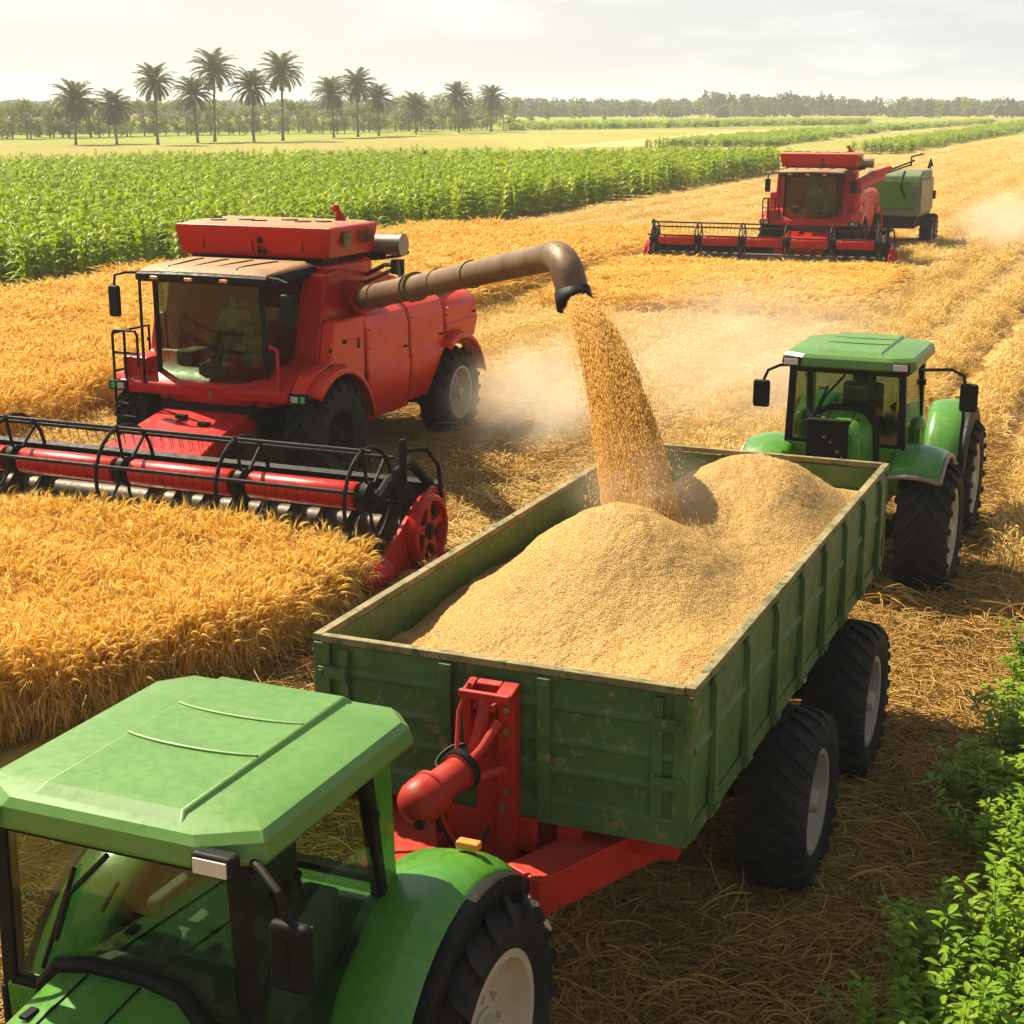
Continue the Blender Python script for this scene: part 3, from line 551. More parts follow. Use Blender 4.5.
# ------------------------------------------------------------------ combine harvesters
def combine(loc, rz, label, half, extended, hoff=0):
    T = empty('combine_harvester', loc, rz); tag(T, label, 'combine harvester', 'red combine harvesters')
    # body with wheel arches, upper flanks leaning in
    poly = [(1.22, 1.50), (1.22, 1.66), (.95, 1.90), (.30, 2.05), (.12, 2.7), (-.05, 3.32), (-.45, 3.36), (-.6, 2.78), (-3.8, 2.72), (-4.8, 2.58), (-5.1, 2.25), (-5.18, 1.66), (-5.05, 1.54)]
    poly += arc((-3.5, .68), .95, 118, -2, 9)[0:0] + [(-4.8, 1.64), (-4.3, 1.76), (-3.8, 1.62), (-3.4, 1.28), (-3.2, .90), (-.85, .88), (-.78, 1.2), (-.5, 1.64), (-.1, 1.88), (.3, 1.92), (.7, 1.8), (.95, 1.56)]
    core = MB(); core.prism([(y, z) for y, z in poly], 0, -1.44, 1.44); core.obj('body', RED, T, bevel=.04, seg=3)
    dk = MB(); dk.box((0, -1.7, 1.25), (1.7, 5.2, .8)); dk.box((0, .4, 1.5), (1.6, 1.4, .5)); dk.cyl((-1.4, .28, .86), (1.4, .28, .86), .2); dk.cyl((-1.3, -4.15, .72), (1.3, -4.15, .72), .15); dk.box((0, -4.3, 1.2), (.9, .9, .7)); dk.obj('underframe', BLACK, T, bevel=.02)
    for s in (-1, 1):
        # flank panels: two tall doors and a tail panel, each with a crease
        for (ya, yb, za, zb) in ((-.86, -2.36, .90, 2.56), (-2.39, -3.72, .98, 2.56), (-3.75, -5.10, 1.74, 2.46)):
            rows = []
            for z, o in ((za, .19), (za+(zb-za)*.40, .25), (za+(zb-za)*.47, .265), (za+(zb-za)*.50, .235), (za+(zb-za)*.85, .225), (zb-.02, .17), (zb+.06, .07), (zb+.10, -.02)):
                row = []
                for t in (0, .03, .5, .97, 1):
                    y = ya+(yb-ya)*t; oo = o-(.025 if t in (0, 1) else 0)
                    if yb == -3.72 and z < 1.75: y = max(y, -3.10-(z-.98)*.75)
                    row.append((s*(1.43+oo), y, z))
                rows.append(row)
            m = MB(); m.sheet(rows); pn = m.obj('side_door', RED_PANEL, T, solid=.03, smooth=25)
            q_ = MB(); q_.tube([(r_[-1][0]+s*.004, r_[-1][1]-.012, r_[-1][2]) for r_ in rows], .016, 6); q_.tube([(s*(abs(rows[2][0][0])+.004)*1.0, rows[2][0][1], rows[2][0][2]), (rows[2][2][0]+s*.004, rows[2][2][1], rows[2][2][2]), (rows[2][-1][0]+s*.004, rows[2][-1][1], rows[2][-1][2])], .007, 5); q_.obj('door_seam', BLACK, pn)
            for bz in (.12, .3, .7, .88):
                q_ = MB(); q_.cyl((s*1.64, ya-.09, za+(zb-za)*bz), (s*1.70, ya-.09, za+(zb-za)*bz), .014, n=7); q_.obj('door_bolt', STEEL, pn)
            m = MB(); m.box((s*1.70, yb+.16, za+(zb-za)*.62), (.03, .10, .03)); m.obj('door_latch', BLACK, pn)
        fp = MB(); fp.prism([(.95, 1.90), (.30, 2.02), (.14, 2.62), (-.83, 2.62), (-.83, 1.3), (-.5, 1.66), (-.1, 1.9), (.3, 1.94), (.7, 1.82), (.98, 1.58), (1.18, 1.54), (1.18, 1.66)], 0, s*1.435, s*1.66); fo = fp.obj('front_flank', RED_PANEL, T, bevel=.05, seg=3)
        b = MB(); b.box((s*1.664, -.15, 2.28), (.02, .1, .07)); b.box((s*1.664, -.6, 2.2), (.02, .05, .16)); b.cyl((s*1.65, .3, 2.2), (s*1.675, .3, 2.2), .04, n=8); b.obj('flank_fittings', BLACK, fo)
        # wheel arches
        for (cyy, czz, rr, a0, a1, xo) in ((.25, .86, 1.08, 44, 172, 1.86), (-4.15, .82, 1.08, 58, 165, 1.84)):
            rows = []
            for i in range(13):
                a = radians(a0+(a1-a0)*i/12)
                rows.append([(s*1.45, cyy+rr*cos(a), czz+rr*sin(a)), (s*(xo-.12), cyy+rr*cos(a), czz+rr*sin(a)), (s*(xo-.03), cyy+(rr-.02)*cos(a), czz+(rr-.02)*sin(a)), (s*xo, cyy+(rr-.09)*cos(a), czz+(rr-.09)*sin(a))])
            m = MB(); m.sheet(rows); m.obj('wheel_arch', RED_PANEL, T, solid=.035, smooth=50)
        wheel(T, (s*1.53, .28, .88), .88, .66, .42, s, 18, 'ag', BLACK, spin=.2)
        wheel(T, (s*1.56, -4.15, .83), .83, .54, .46, s, 18, 'ag', RIMG, spin=.4)
        lp = MB(); lp.box((s*1.62, 1.20, 1.60), (.34, .06, .16)); lo = lp.obj('corner_lamp', BLACKP, T, bevel=.02); g = MB(); g.box((s*1.70, 1.236, 1.60), (.07, .012, .10)); g.obj('lamp_lens', GLOW, lo); g = MB(); g.box((s*1.56, 1.236, 1.60), (.12, .012, .09)); g.obj('lamp_lens', LAMPM, lo)
    # engine deck and rear hood
    dk = MB(); dk.prism([(-1.9, 2.68), (-1.95, 3.25), (-2.5, 3.15), (-3.4, 2.9), (-3.9, 2.66)], 0, -1.05, 1.0); dk.obj('engine_deck', RED, T, bevel=.06, seg=3)
    # cab: bowed windscreen, frame, roof
    zb, zt = 1.74, 3.26
    def bow(x, y): return y+.20*(1-(x/.97)**2)
    belt = MB(); xs = [-.99+1.98*i/10 for i in range(11)]
    belt.loft([[(x, bow(x, 1.02)+d, z) for x in xs]+[(x, .2, z) for x in reversed(xs)] for z, d in ((1.38, -.06), (1.42, .0), (1.68, .03), (1.75, -.01))]); bo = belt.obj('cab_belt', RED, T, bevel=.012)
    lg = MB()
    for x in (-.1, .62): lg.box((x, bow(x, 1.03)+.012, 1.58), (.08, .02, .09))
    lg.obj('belt_badge', RUST, bo)
    ws = MB(); ws.loft([[(x*.985, bow(x, 1.0)+dy, zb), (x*.955, bow(x, 1.04)+dy, zt)] if False else [(x*.97, bow(x, 1.0), zb), (x*.945, bow(x, 1.06), zt), (x*.945, bow(x, 1.054), zt), (x*.97, bow(x, .994), zb)] for x, dy in zip(xs, [0]*11)]); ws.obj('windscreen', GLASSD, T, smooth=60)
    for s in (-1, 1):
        p = MB(); p.tube([(s*.97, 1.0, zb-.02), (s*.94, 1.05, zt)], .042, 8); p.tube([(s*1.06, .02, zb+.02), (s*1.0, -.02, zt)], .04, 8); p.tube([(s*.97, 1.0, zb), (s*1.05, .5, zb), (s*1.06, .02, zb+.02)], .035, 8); p.tube([(s*.98, 1.02, zt-.02), (s*1.0, -.02, zt-.02)], .035, 8); p.obj('pillar', BLACK, T)
        g = MB(); g.loft([[(s*.975, .97, zb), (s*1.055, .5, zb), (s*1.06, .05, zb+.03), (s*1.0, .01, zt), (s*.945, 1.02, zt)], [(s*.969, .97, zb), (s*1.049, .5, zb), (s*1.054, .05, zb+.03), (s*.994, .01, zt), (s*.939, 1.02, zt)]]); g.obj('side_window', GLASSD, T)
    bw = MB(); bw.box((0, -.06, 2.45), (2.05, .08, 1.7)); bw.box((0, .5, 1.70), (1.9, 1.0, .06)); bw.obj('cab_back_wall', BLACK, T)
    xr = [-1.16+2.32*i/10 for i in range(11)]
    def rplan(g, z, f): return [(x*(1-g), 1.24+f+.14*(1-(x/1.16)**2)-g, z-.03*(x/1.16)**2) for x in xr]+[(x*(1-g), -.25+g, z) for x in reversed(xr)]
    rf = MB(); rf.loft([rplan(.03, zt, -.05), rplan(0, zt+.03, 0), rplan(0, zt+.12, 0), rplan(.02, zt+.15, -.02)]); ro = rf.obj('roof_edge', BLACKP, T, bevel=.01)
    rc = MB(); rc.loft([rplan(.025, zt+.15, -.03), rplan(.04, zt+.18, -.05), rplan(.12, zt+.235, -.10)]); rc.obj('roof', DUSTY, T, bevel=.015)
    for i, x in enumerate((-.75, -.25, .25, .75)):
        r = MB(); r.tube(bez((x*.8, 1.15, zt+.215), (x*.7, .9, zt+.242), (x*.9, .5, zt+.246), (x*.9, .1, zt+.24), 8), .012, 6); r.obj('roof_crease', BLACK, ro)
    for x in (-.5, .1, .75):
        b = MB(); b.box((x, 1.26+.13*(1-(x/1.16)**2), zt+.055), (.14, .03, .05)); b.obj('marker_lamp', AMBER, ro, bevel=.01)
    for s in (-1, 1):
        a = MB(); a.tube([(s*1.08, 1.1, zt+.1), (s*1.35, 1.22, zt+.1), (s*1.52, 1.26, zt+.06), (s*1.54, 1.26, zt-.1)], .022, 8); mo = a.obj('mirror_arm', BLACK, T)
        a = MB(); a.box((s*1.54, 1.27, zt-.34), (.26 if s < 0 else .2, .09, .48)); a.obj('mirror', BLACKP, mo, bevel=.04, seg=3)
    # platform and rails on the far side of the cab
    pf = MB(); pf.box((1.38, .62, 1.66), (.7, 1.1, .06)); pf.box((1.36, .9, 1.86), (.46, .4, .36)); pf.obj('platform', RED, T, bevel=.02)
    rl = MB()
    for pts in ([(1.72, 1.15, 1.1), (1.72, 1.15, 2.38), (1.68, 1.15, 2.45), (1.3, 1.15, 2.45), (1.26, 1.15, 2.38), (1.26, 1.15, 1.9)], [(1.72, 1.15, 2.1), (1.26, 1.15, 2.1)], [(1.72, 1.15, 1.8), (1.72, .2, 1.8)], [(1.72, 1.15, 2.40), (1.72, .2, 2.40), (1.72, .2, 1.6)], [(1.5, 1.15, 2.45), (1.5, 1.15, 1.7)], [(1.72, 1.16, 1.3), (1.35, 1.16, 1.3)], [(1.72, 1.16, 1.1), (1.35, 1.16, 1.1), (1.35, 1.16, 1.7)]): rl.tube(pts, .022, 7)
    rl.obj('handrail', BLACK, T)
    rl = MB(); rl.tube([(-1.25, 1.16, 1.5), (-1.25, 1.16, 2.3), (-1.12, 1.16, 2.36)], .03, 8); rl.obj('grab_post', RED, T)
    rl = MB(); rl.tube([(1.12, 1.2, 1.66), (1.1, 1.22, 3.3)], .024, 7); rl.obj('mirror_post', BLACK, T)
    # cab interior
    b = MB(); b.box((-.05, .35, 2.2), (.56, .5, .16)); b.box((-.05, .12, 2.55), (.56, .16, .72)); b.obj('seat', SEAT, T, bevel=.05, seg=3)
    b = MB(); b.box((0, .88, 1.85), (.5, .3, .3)); b.cyl((0, .88, 1.95), (0, .72, 2.25), .05); b.obj('steering_column', SEATG, T, bevel=.03)
    sw = MB(); cpt = Vector((0, .70, 2.28)); n = Vector((0, -.5, .86)).normalized(); u = Vector((1, 0, 0)); v = n.cross(u); sw.tube([cpt+(u*cos(2*pi*k/18)+v*sin(2*pi*k/18))*.21 for k in range(19)], .02, 7); sw.cyl(cpt-u*.2, cpt+u*.2, .014, n=6); sw.obj('steering_wheel', BLACKP, T)
    b = MB(); b.box((-.55, .5, 2.1), (.28, .6, .6)); b.box((-.6, .85, 2.5), (.2, .06, .2)); b.obj('control_console', SEATG, T, bevel=.04)
    b = MB(); b.box((.62, .6, 1.95), (.3, .5, .4)); b.obj('cool_box', RUST, T, bevel=.04)
    # hopper and its raised cover
    hp = MB(); hp.prism([(-.30, 2.72), (-.22, 3.42), (-1.85, 3.42), (-1.85, 2.72)], 0, -1.28, 1.28); hp.obj('hopper', RED, T, bevel=.06, seg=3)
    b = MB(); b.box((0, -1.0, 3.47), (2.4, 1.3, .10)); b.obj('hopper_seal', BLACK, T)
    cv = MB(); cv.loft([[(-1.34, -1.72, 3.52), (1.34, -1.72, 3.52), (1.34, -.30, 3.52), (-1.34, -.30, 3.52)], [(-1.43, -1.78, 3.97), (1.43, -1.78, 3.97), (1.43, -.22, 3.97), (-1.43, -.22, 3.97)], [(-1.40, -1.75, 4.0), (1.40, -1.75, 4.0), (1.40, -.25, 4.0), (-1.40, -.25, 4.0)]]); co = cv.obj('hopper_cover', RED, T, bevel=.025)
    cp = MB(); cp.loft([[(-1.36, -1.70, 3.995), (1.36, -1.70, 3.995), (1.36, -.29, 3.995), (-1.36, -.29, 3.995)], [(-1.25, -1.6, 4.035), (1.25, -1.6, 4.035), (1.25, -.38, 4.035), (-1.25, -.38, 4.035)]]); cp.obj('cover_top', DUSTY, co, bevel=.015)
    for k in range(7):
        d = MB(); x = -1.05+k*.35+random.uniform(-.06, .06); y = random.uniform(-1.3, -.55); d.tube(bez((x, y, 4.04), (x+.05, y+.12, 4.045), (x+.2, y+.15, 4.045), (x+.28, y+.02, 4.04), 7), .014, 6); d.obj('cover_strap', BLACK, co)
    d = MB(); d.box((-.15, -.235, 3.78), (.07, .05, .1)); d.cyl((-.15, -.20, 3.7), (-.15, -.20, 3.56), .02, n=6); d.box((-.18, -.24, 3.60), (.14, .05, .06)); d.obj('cover_latch', BLACK, co)
    d = MB(); d.box((-1.445, -.72, 3.78), (.02, .22, .22)); d.obj('cover_plate', RUST, co)
    d = MB(); d.box((-1.44, -1.35, 3.80), (.02, .42, .17)); d.obj('cover_window', GLASSD, co)
    for x in (-.9, .0, .9):
        d = MB(); d.box((x, -.26, 3.80), (.012, .02, .36)); d.obj('cover_seam', BLACK, co)
    d = MB(); d.tube([(-.95, -1.3, 4.0), (-.95, -1.35, 4.16), (-.86, -1.35, 4.24)], .05, 8); d.tube([(-1.08, -1.3, 4.0), (-1.0, -1.35, 4.14)], .04, 8); d.ball((-.9, -1.35, 4.22), .07, 10); d.obj('beacon_bracket', RED, T)
    ex = MB(); ex.cyl((-.9, -1.95, 3.62), (-1.75, -2.0, 3.62), .17, n=20); ex.cyl((-1.75, -2.0, 3.62), (-1.78, -2.0, 3.62), .185, .185, n=20); ex.obj('air_intake', STEEL, T)
    ex = MB(); ex.cyl((-1.0, -1.8, 3.44), (-1.5, -1.9, 3.44), .05); ex.tube(bez((-1.0, -.4, 3.45), (-1.3, -.8, 3.40), (-1.3, -1.5, 3.42), (-1.0, -1.8, 3.46), 10), .03); ex.obj('intake_pipes', BLACK, T)
    for pts in (bez((-.9, -2.3, 2.95), (-1.2, -2.6, 3.15), (-1.0, -3.2, 3.1), (-.9, -3.6, 2.9), 10), bez((-.6, -2.0, 3.3), (-1.1, -2.4, 3.35), (-1.2, -3.0, 3.3), (-1.25, -3.2, 3.38), 10)):
        h = MB(); h.tube(pts, .03, 7); h.obj('deck_hose', BLACK, T)
    # feeder house
    fh = MB(); fh.loft([[(-.75, 1.0, .95), (.75, 1.0, .95), (.75, 1.05, 1.36), (-.75, 1.05, 1.36)], [(-.8, 2.1, .65), (.8, 2.1, .65), (.8, 2.15, 1.12), (-.8, 2.15, 1.12)], [(-.9, 3.15, .30), (.9, 3.15, .30), (.9, 3.15, .86), (-.9, 3.15, .86)]]); fho = fh.obj('feeder_house', RED, T, bevel=.03, seg=3)
    b = MB(); b.box((.2, 1.6, 1.28), (.16, .12, .05)); b.box((-.3, 1.75, 1.23), (.16, .12, .05)); b.cyl((-.9, 1.4, 1.0), (-.9, 2.9, .6), .07); b.cyl((.9, 1.4, 1.0), (.9, 2.9, .6), .07); b.obj('feeder_rams', BLACK, fho)
    b = MB(); b.box((0, 1.02, 1.32), (1.6, .5, .2)); b.obj('cab_mount', BLACK, T)
    # header: trough, cutter bar, screw, end dividers
    H = half
    hd = MB(); hd.prism([(3.02, .24), (3.12, .24), (3.14, 1.0), (3.20, 1.06), (3.10, 1.10), (3.02, 1.0)], 0, -H, H); hdo = hd.obj('header_back', BLACK, T, bevel=.01)
    hd = MB(); hd.prism([(3.1, .22), (3.5, .16), (4.6, .13), (4.95, .16), (4.6, .20), (3.5, .24), (3.12, .32)], 0, -H, H); hd.obj('header_floor', STEEL, T)
    cb = MB(); cb.box((0, 4.96, .17), (2*H, .10, .04))
    for k in range(int(2*H/.16)): x = -H+.08+k*.16; cb.loft([[(x-.02, 5.0, .15), (x+.02, 5.0, .15), (x+.02, 5.0, .19), (x-.02, 5.0, .19)], [(x-.004, 5.13, .165), (x+.004, 5.13, .165), (x+.004, 5.13, .175), (x-.004, 5.13, .175)]])
    cb.obj('cutter_bar', BLACK, T)
    sc_ = MB(); sc_.cyl((-H+.05, 3.62, .52), (H-.05, 3.62, .52), .17, n=18)
    turns = 9
    for sgn in (-1, 1):
        rows = []
        for i in range(turns*14+1):
            t = i/(turns*14); x = sgn*(H-.1-t*(H-.8)); a = sgn*2*pi*turns*t
            rows.append([(x, 3.62+.16*cos(a), .52+.16*sin(a)), (x, 3.62+.32*cos(a), .52+.32*sin(a))])
        sc_.sheet(rows)
    sc_.obj('header_screw', DARKSTEEL, T, smooth=50)
    ry, rz_, rr = 4.50, 1.16, .62
    step = 1.72 if half > 4.8 else 1.66; ns = int(H*2//step); st = [-(H-.32)+i*(2*H-.64)/ns for i in range(ns+1)]
    for a, b_ in zip(st[:-1], st[1:]):
        t = MB(); t.lathe([(a+.14, .05), (a+.14, .165), (a+.16, .175), (b_-.16, .175), (b_-.14, .165), (b_-.14, .05)], 24, c=(0, ry, rz_)); t.obj('reel_tube', RED, T)
    for x in st: jt = MB(); jt.lathe([(x-.15, .02), (x-.15, .11), (x-.05, .12), (x-.045, .20), (x+.045, .20), (x+.05, .12), (x+.15, .11), (x+.15, .02)], 16, c=(0, ry, rz_)); jt.obj('reel_joint', BLACK, T)
    nb = 6; A0 = .32
    for k in range(nb):
        a = A0+2*pi*k/nb; y, z = ry+rr*cos(a), rz_+rr*sin(a)
        b = MB(); b.cyl((-H+.2, y, z), (H-.2, y, z), .026, n=8)
        for q in range(int((2*H-.5)/.15)): x = -H+.25+q*.15; b.add([(x-.006, y, z-.01), (x+.006, y, z-.01), (x+.003, y-.05, z-.21), (x-.003, y-.05, z-.21)], [(0, 1, 2, 3)])
        b.obj('reel_bat', BLACK, T)
    for x in st:
        h = MB()
        pts = [(x, ry+rr*cos(A0+2*pi*k/24), rz_+rr*sin(A0+2*pi*k/24)) for k in range(25)]; h.tube(pts, .026, 7)
        for k in range(nb): a = A0+2*pi*k/nb; h.tube([(x, ry+.1*cos(a), rz_+.1*sin(a)), (x, ry+rr*cos(a), rz_+rr*sin(a))], .022, 6)
        for k in range(nb): a = A0+2*pi*k/nb; h.ball((x, ry+rr*cos(a), rz_+rr*sin(a)), .045, 8)
        h.obj('reel_hoop', BLACK, T)
    for s in (-1, 1):
        x = s*H
        arm = MB(); arm.tube([(x-s*.16, 3.05, 1.0), (x-s*.16, 3.7, 1.45), (x-s*.16, 4.3, 1.3), (x-s*.16, 4.55, 1.16)], .07, 8); arm.cyl((x-s*.16, 3.35, .7), (x-s*.16, 4.0, 1.36), .05); arm.tube([(x-s*.10, 4.0, .5), (x-s*.10, 3.98, 1.72)], .055, 8); arm.ball((x-s*.1, 3.98, 1.76), .06, 10); arm.tube([(x-s*.1, 3.98, 1.66), (x+s*.04, 3.6, 1.62), (x+s*.06, 3.3, 1.35), (x+s*.06, 3.2, .9)], .03, 8); arm.obj('reel_arm', BLACK, T)
        dv = MB(); dv.prism([(3.0, .2), (3.0, .95), (3.35, 1.08), (3.9, .95), (4.5, .62), (4.9, .42), (5.2, .22), (5.1, .10), (3.5, .08)], 0, x-.03, x+.03); do = dv.obj('end_plate', RED, T, bevel=.012)
        sp = MB(); sp.lathe([(0, .16), (.08, .155), (.3, .12), (.52, .05), (.55, .005)], 18, axis=1, c=(x, 4.75, .32)); sp.obj('crop_divider', RED, do)
        dw = MB(); xx = x+s*.03; cyy, czz, R1 = 3.72, .58, .47
        dw.lathe([(s*.0, R1-.05), (s*.0, R1), (s*.13, R1), (s*.15, R1-.02), (s*.15, R1-.07), (s*.03, R1-.10)], 36, c=(xx, cyy, czz), closed=True)
        for k in range(5):
            a = 2*pi*k/5+.3; d = Vector((0, cos(a), sin(a))); n = Vector((0, -sin(a), cos(a)))
            dw.loft([[Vector((xx, cyy, czz))+d*r+n*wv+Vector((s*dx, 0, 0)) for wv, dx in ((-h_, .03), (h_, .03), (h_, .10), (-h_, .10))] for r, h_ in ((.08, .08), (.25, .045), (R1-.04, .08))])
        dw.obj('drive_cover', RED, do, smooth=30)
        dh = MB(); dh.lathe([(0, .12), (s*.12, .11), (s*.14, .06), (s*.14, .005)], 18, c=(xx, cyy, czz)); dh.lathe([(s*.01, R1-.06), (s*.012, .01)], 24, c=(xx, cyy, czz)); dh.obj('drive_hub', BLACK, do)
    # unloading pipe
    tu = MB(); tu.lathe([(0, .02), (0, .30), (-.25, .27), (-.32, .24), (-.32, .02)], 20, c=(-1.2, -.95, 2.85)); tu.obj('pipe_turret', RED, T)
    if extended:
        inv = T.matrix_basis.inverted()
        base = Vector((-1.5, -.95, 2.84)); E1 = inv @ Vector(extended[0]); S = inv @ Vector(extended[1])
        d = (E1-base).normalized()
        def pt(t): return base+(E1-base)*t
        m = MB(); m.tube([base-d*.25, base+d*.5], [.25, .22], 20); m.obj('pipe_socket', RED, T)
        m = MB(); m.tube([pt(.04), pt(.42)], [.18, .168], 22); m.obj('unloading_pipe', PIPE, T)
        m = MB(); m.tube([pt(.41), pt(1.0)], [.152, .135], 22); o2 = m.obj('unloading_pipe', PIPE, T)
        for t in (.10, .16, .40, .425, .55, .72): m = MB(); m.tube([pt(t), pt(t)+d*.05], .195 if t < .43 else .158, 22); m.obj('pipe_collar', PIPE, T)
        dn = (S-E1); dnn = dn.normalized()
        el = bez(E1-d*.1, E1+d*.42, E1+d*.62+Vector((0, 0, -.02)), S, 12)
        m = MB(); m.tube(el, [.138]*3+[.15]*9, 22, caps=False); m.obj('pipe_elbow', PIPE, T)
        m = MB(); dd = (el[-1]-el[-2]).normalized(); m.tube([S-dd*.02, S+dd*.14], [.160, .165], 22, caps=False); m.obj('pipe_lip', BLACKP, T, solid=.012)
        T['x'] = 0; del T['x']
        global SPOUT, SPOUT_DIR
        wm = T.matrix_basis; SPOUT = wm @ (S+dd*.1); SPOUT_DIR = (wm.to_3x3() @ dd)
        m = MB(); q0 = pt(.30)+Vector((0, 0, .16))
        m.tube([Vector((-.9, -2.2, 3.05)), pt(.18)+Vector((0, -.15, .42)), pt(.30)+Vector((0, 0, .36))], .035, 7); m.tube([Vector((-1.0, -2.0, 2.95)), pt(.30)+Vector((0, 0, .32))], .03, 7); m.box(pt(.31)+Vector((0, 0, .33)), (.14, .14, .2)); m.tube([pt(.32)+Vector((0, 0, .4)), pt(.335)+Vector((0, 0, .15))], .04, 7); m.obj('pipe_strut', BLACK, T)
    else:
        m = MB(); m.tube([(-1.3, -.8, 2.8), (-1.6, -1.5, 2.95), (-2.0, -2.8, 3.1)], [.24, .2, .17], 16); m.obj('unloading_pipe', RED, T)
        m = MB(); m.tube([(-1.4, -1.3, 2.98), (-1.75, -2.1, 3.18), (-2.25, -3.1, 3.4)], [.12, .16, .1], 12); m.obj('pipe_shroud', RED, T)
        m = MB(); m.tube([(-1.9, -2.7, 3.2), (-3.0, -4.4, 3.65)], .035, 7); m.tube([(-2.9, -4.3, 3.45), (-2.9, -4.3, 3.8), (-3.3, -4.6, 3.9)], .035, 7); m.tube([(-1.8, -2.6, 3.1), (-2.9, -4.3, 3.5)], .03, 7); m.obj('pipe_strut', BLACK, T)
    if hoff:
        for o in T.children:
            if o.name.split('.')[0] in ('header_back', 'header_floor', 'cutter_bar', 'header_screw', 'reel_tube', 'reel_joint', 'reel_bat', 'reel_hoop', 'reel_arm', 'end_plate'): o.location.x += hoff
    return T
def on_ray(px, py, Y):
    u, v = (px-512)/CAM_F, -(py-512)/CAM_F; d = Vector((u, cos(CAM_P)+v*sin(CAM_P), -sin(CAM_P)+v*cos(CAM_P))); return Vector((0, 0, CAM_H))+d*(Y/d.y)
C1 = FW(13.5, -21.1); C2R = AN+radians(3); C2 = Vector((11.15, 58.7, 0))
combine_near = combine(C1, AN, 'red combine harvester with a long brown pipe pouring grain into the trailer', 4.85, ((.32, 14.75, 4.48), (.54, 14.05, 4.24)))
combine_far = combine(C2, C2R, 'red combine harvester with folded pipe, working beyond the green tractor near the corn', 4.2, None, .95)
def seat_at(o, x, y, z): return o.matrix_basis @ Vector((x, y, z))
person(seat_at(combine_near, -.05, .36, 2.27), AN, 'person in a pale shirt driving the combine with the long pouring pipe', SHIRT, False)
person(seat_at(combine_far, -.05, .36, 2.27), C2R, 'person in a dark hat driving the combine beyond the green tractor', SHIRT, True)

# ------------------------------------------------------------------ baler drawn behind the far combine
BALER = paint('baler_green', (.075, .13, .065), .5, var=.25, dust=.4, chips=.05, dustcol=(.3, .28, .15))
BALERY = paint('baler_yellow_side', (.25, .22, .07), .55, var=.25, dust=.4, chips=.05)
def baler(loc, rz):
    T = empty('baler', loc, rz); tag(T, 'boxy green baler towed close behind the combine beyond the green tractor', 'baler')
    m = MB(); m.loft([[(x, y, z) for y, z in ((2.0, 1.3), (2.05, 2.3), (1.75, 2.95), (1.2, 3.12), (-2.0, 3.05), (-2.2, 2.6), (-2.2, 1.2))] for x in (-1.15, 1.15)]); m.obj('body', BALER, T, bevel=.08, seg=3)
    for s in (-1, 1):
        for ya, yb in ((1.9, .5), (.45, -.9), (-.95, -2.1)):
            m = MB(); m.prism([(ya, 1.4), (ya, 2.75), (yb, 2.75), (yb, 1.4)], 0, s*1.155, s*1.22); m.obj('side_panel', BALERY, T, bevel=.03)
        wheel(T, (s*1.25, -.3, .62), .62, .5, .3, s, 16, 'ag', RIMG); wheel(T, (s*1.25, -1.65, .62), .62, .5, .3, s, 16, 'ag', RIMG)
    m = MB(); m.box((0, 0, 1.05), (2.0, 4.2, .4)); m.box((0, 2.9, .8), (.3, 2.0, .2)); m.obj('chassis', BLACK, T, bevel=.02)
    m = MB(); m.box((0, 2.1, 2.2), (1.7, .06, 1.1)); m.obj('front_panel', GREEN, T, bevel=.02)
    m = MB(); m.tube([(-.5, 2.0, 3.12), (-.4, 2.3, 2.6), (-.6, 2.25, 2.1)], .05); m.tube([(-1.0, -1.9, 3.1), (-1.05, -2.0, 3.45), (-1.1, -1.9, 3.2)], .08); m.box((-1.25, -2.1, 2.0), (.15, .2, .35)); m.obj('fittings', BLACK, T)
    return T
baler(Vector((16.1, 66.8, 0)), AN+radians(2))
# ------------------------------------------------------------------ grain heap and falling grain
def grainmat(name, c1, c2, c3, bump=.8):
    m = bpy.data.materials.new(name); t = nodes(m); l = t.links.new
    o = N(t, 'ShaderNodeOutputMaterial'); p = N(t, 'ShaderNodeBsdfPrincipled', i_Roughness=.7); tcn = N(t, 'ShaderNodeTexCoord'); g = N(t, 'ShaderNodeNewGeometry')
    n1 = N(t, 'ShaderNodeTexNoise', i_Scale=2.2, i_Detail=8., i_Roughness=.7); l(tcn.outputs['Object'], n1.inputs['Vector'])
    vo = N(t, 'ShaderNodeTexVoronoi', i_Scale=85.); l(tcn.outputs['Object'], vo.inputs['Vector'])
    r = ramp(t, .3, .72, (*c1, 1), (*c2, 1)); l(n1.outputs['Fac'], r.inputs[0])
    sx = N(t, 'ShaderNodeSeparateColor'); l(vo.outputs['Color'], sx.inputs[0])
    f = ramp(t, .45, 1.); l(sx.outputs[0], f.inputs[0])
    c = mixc(t, f.outputs[0], r.outputs[0], c3); l(c, p.inputs['Base Color'])
    n2 = N(t, 'ShaderNodeTexNoise', i_Scale=17., i_Detail=6., i_Roughness=.75); l(tcn.outputs['Object'], n2.inputs['Vector'])
    b1 = N(t, 'ShaderNodeBump', i_Strength=bump, i_Distance=.05); l(n2.outputs['Fac'], b1.inputs['Height'])
    b2 = N(t, 'ShaderNodeBump', i_Strength=.9, i_Distance=.012, invert=True); l(vo.outputs['Distance'], b2.inputs['Height']); l(b1.outputs[0], b2.inputs['Normal'])
    l(b2.outputs[0], p.inputs['Normal']); l(p.outputs[0], o.inputs[0]); return m
GRAIN = grainmat('grain', (.43, .225, .040), (.57, .325, .072), (.66, .42, .13))
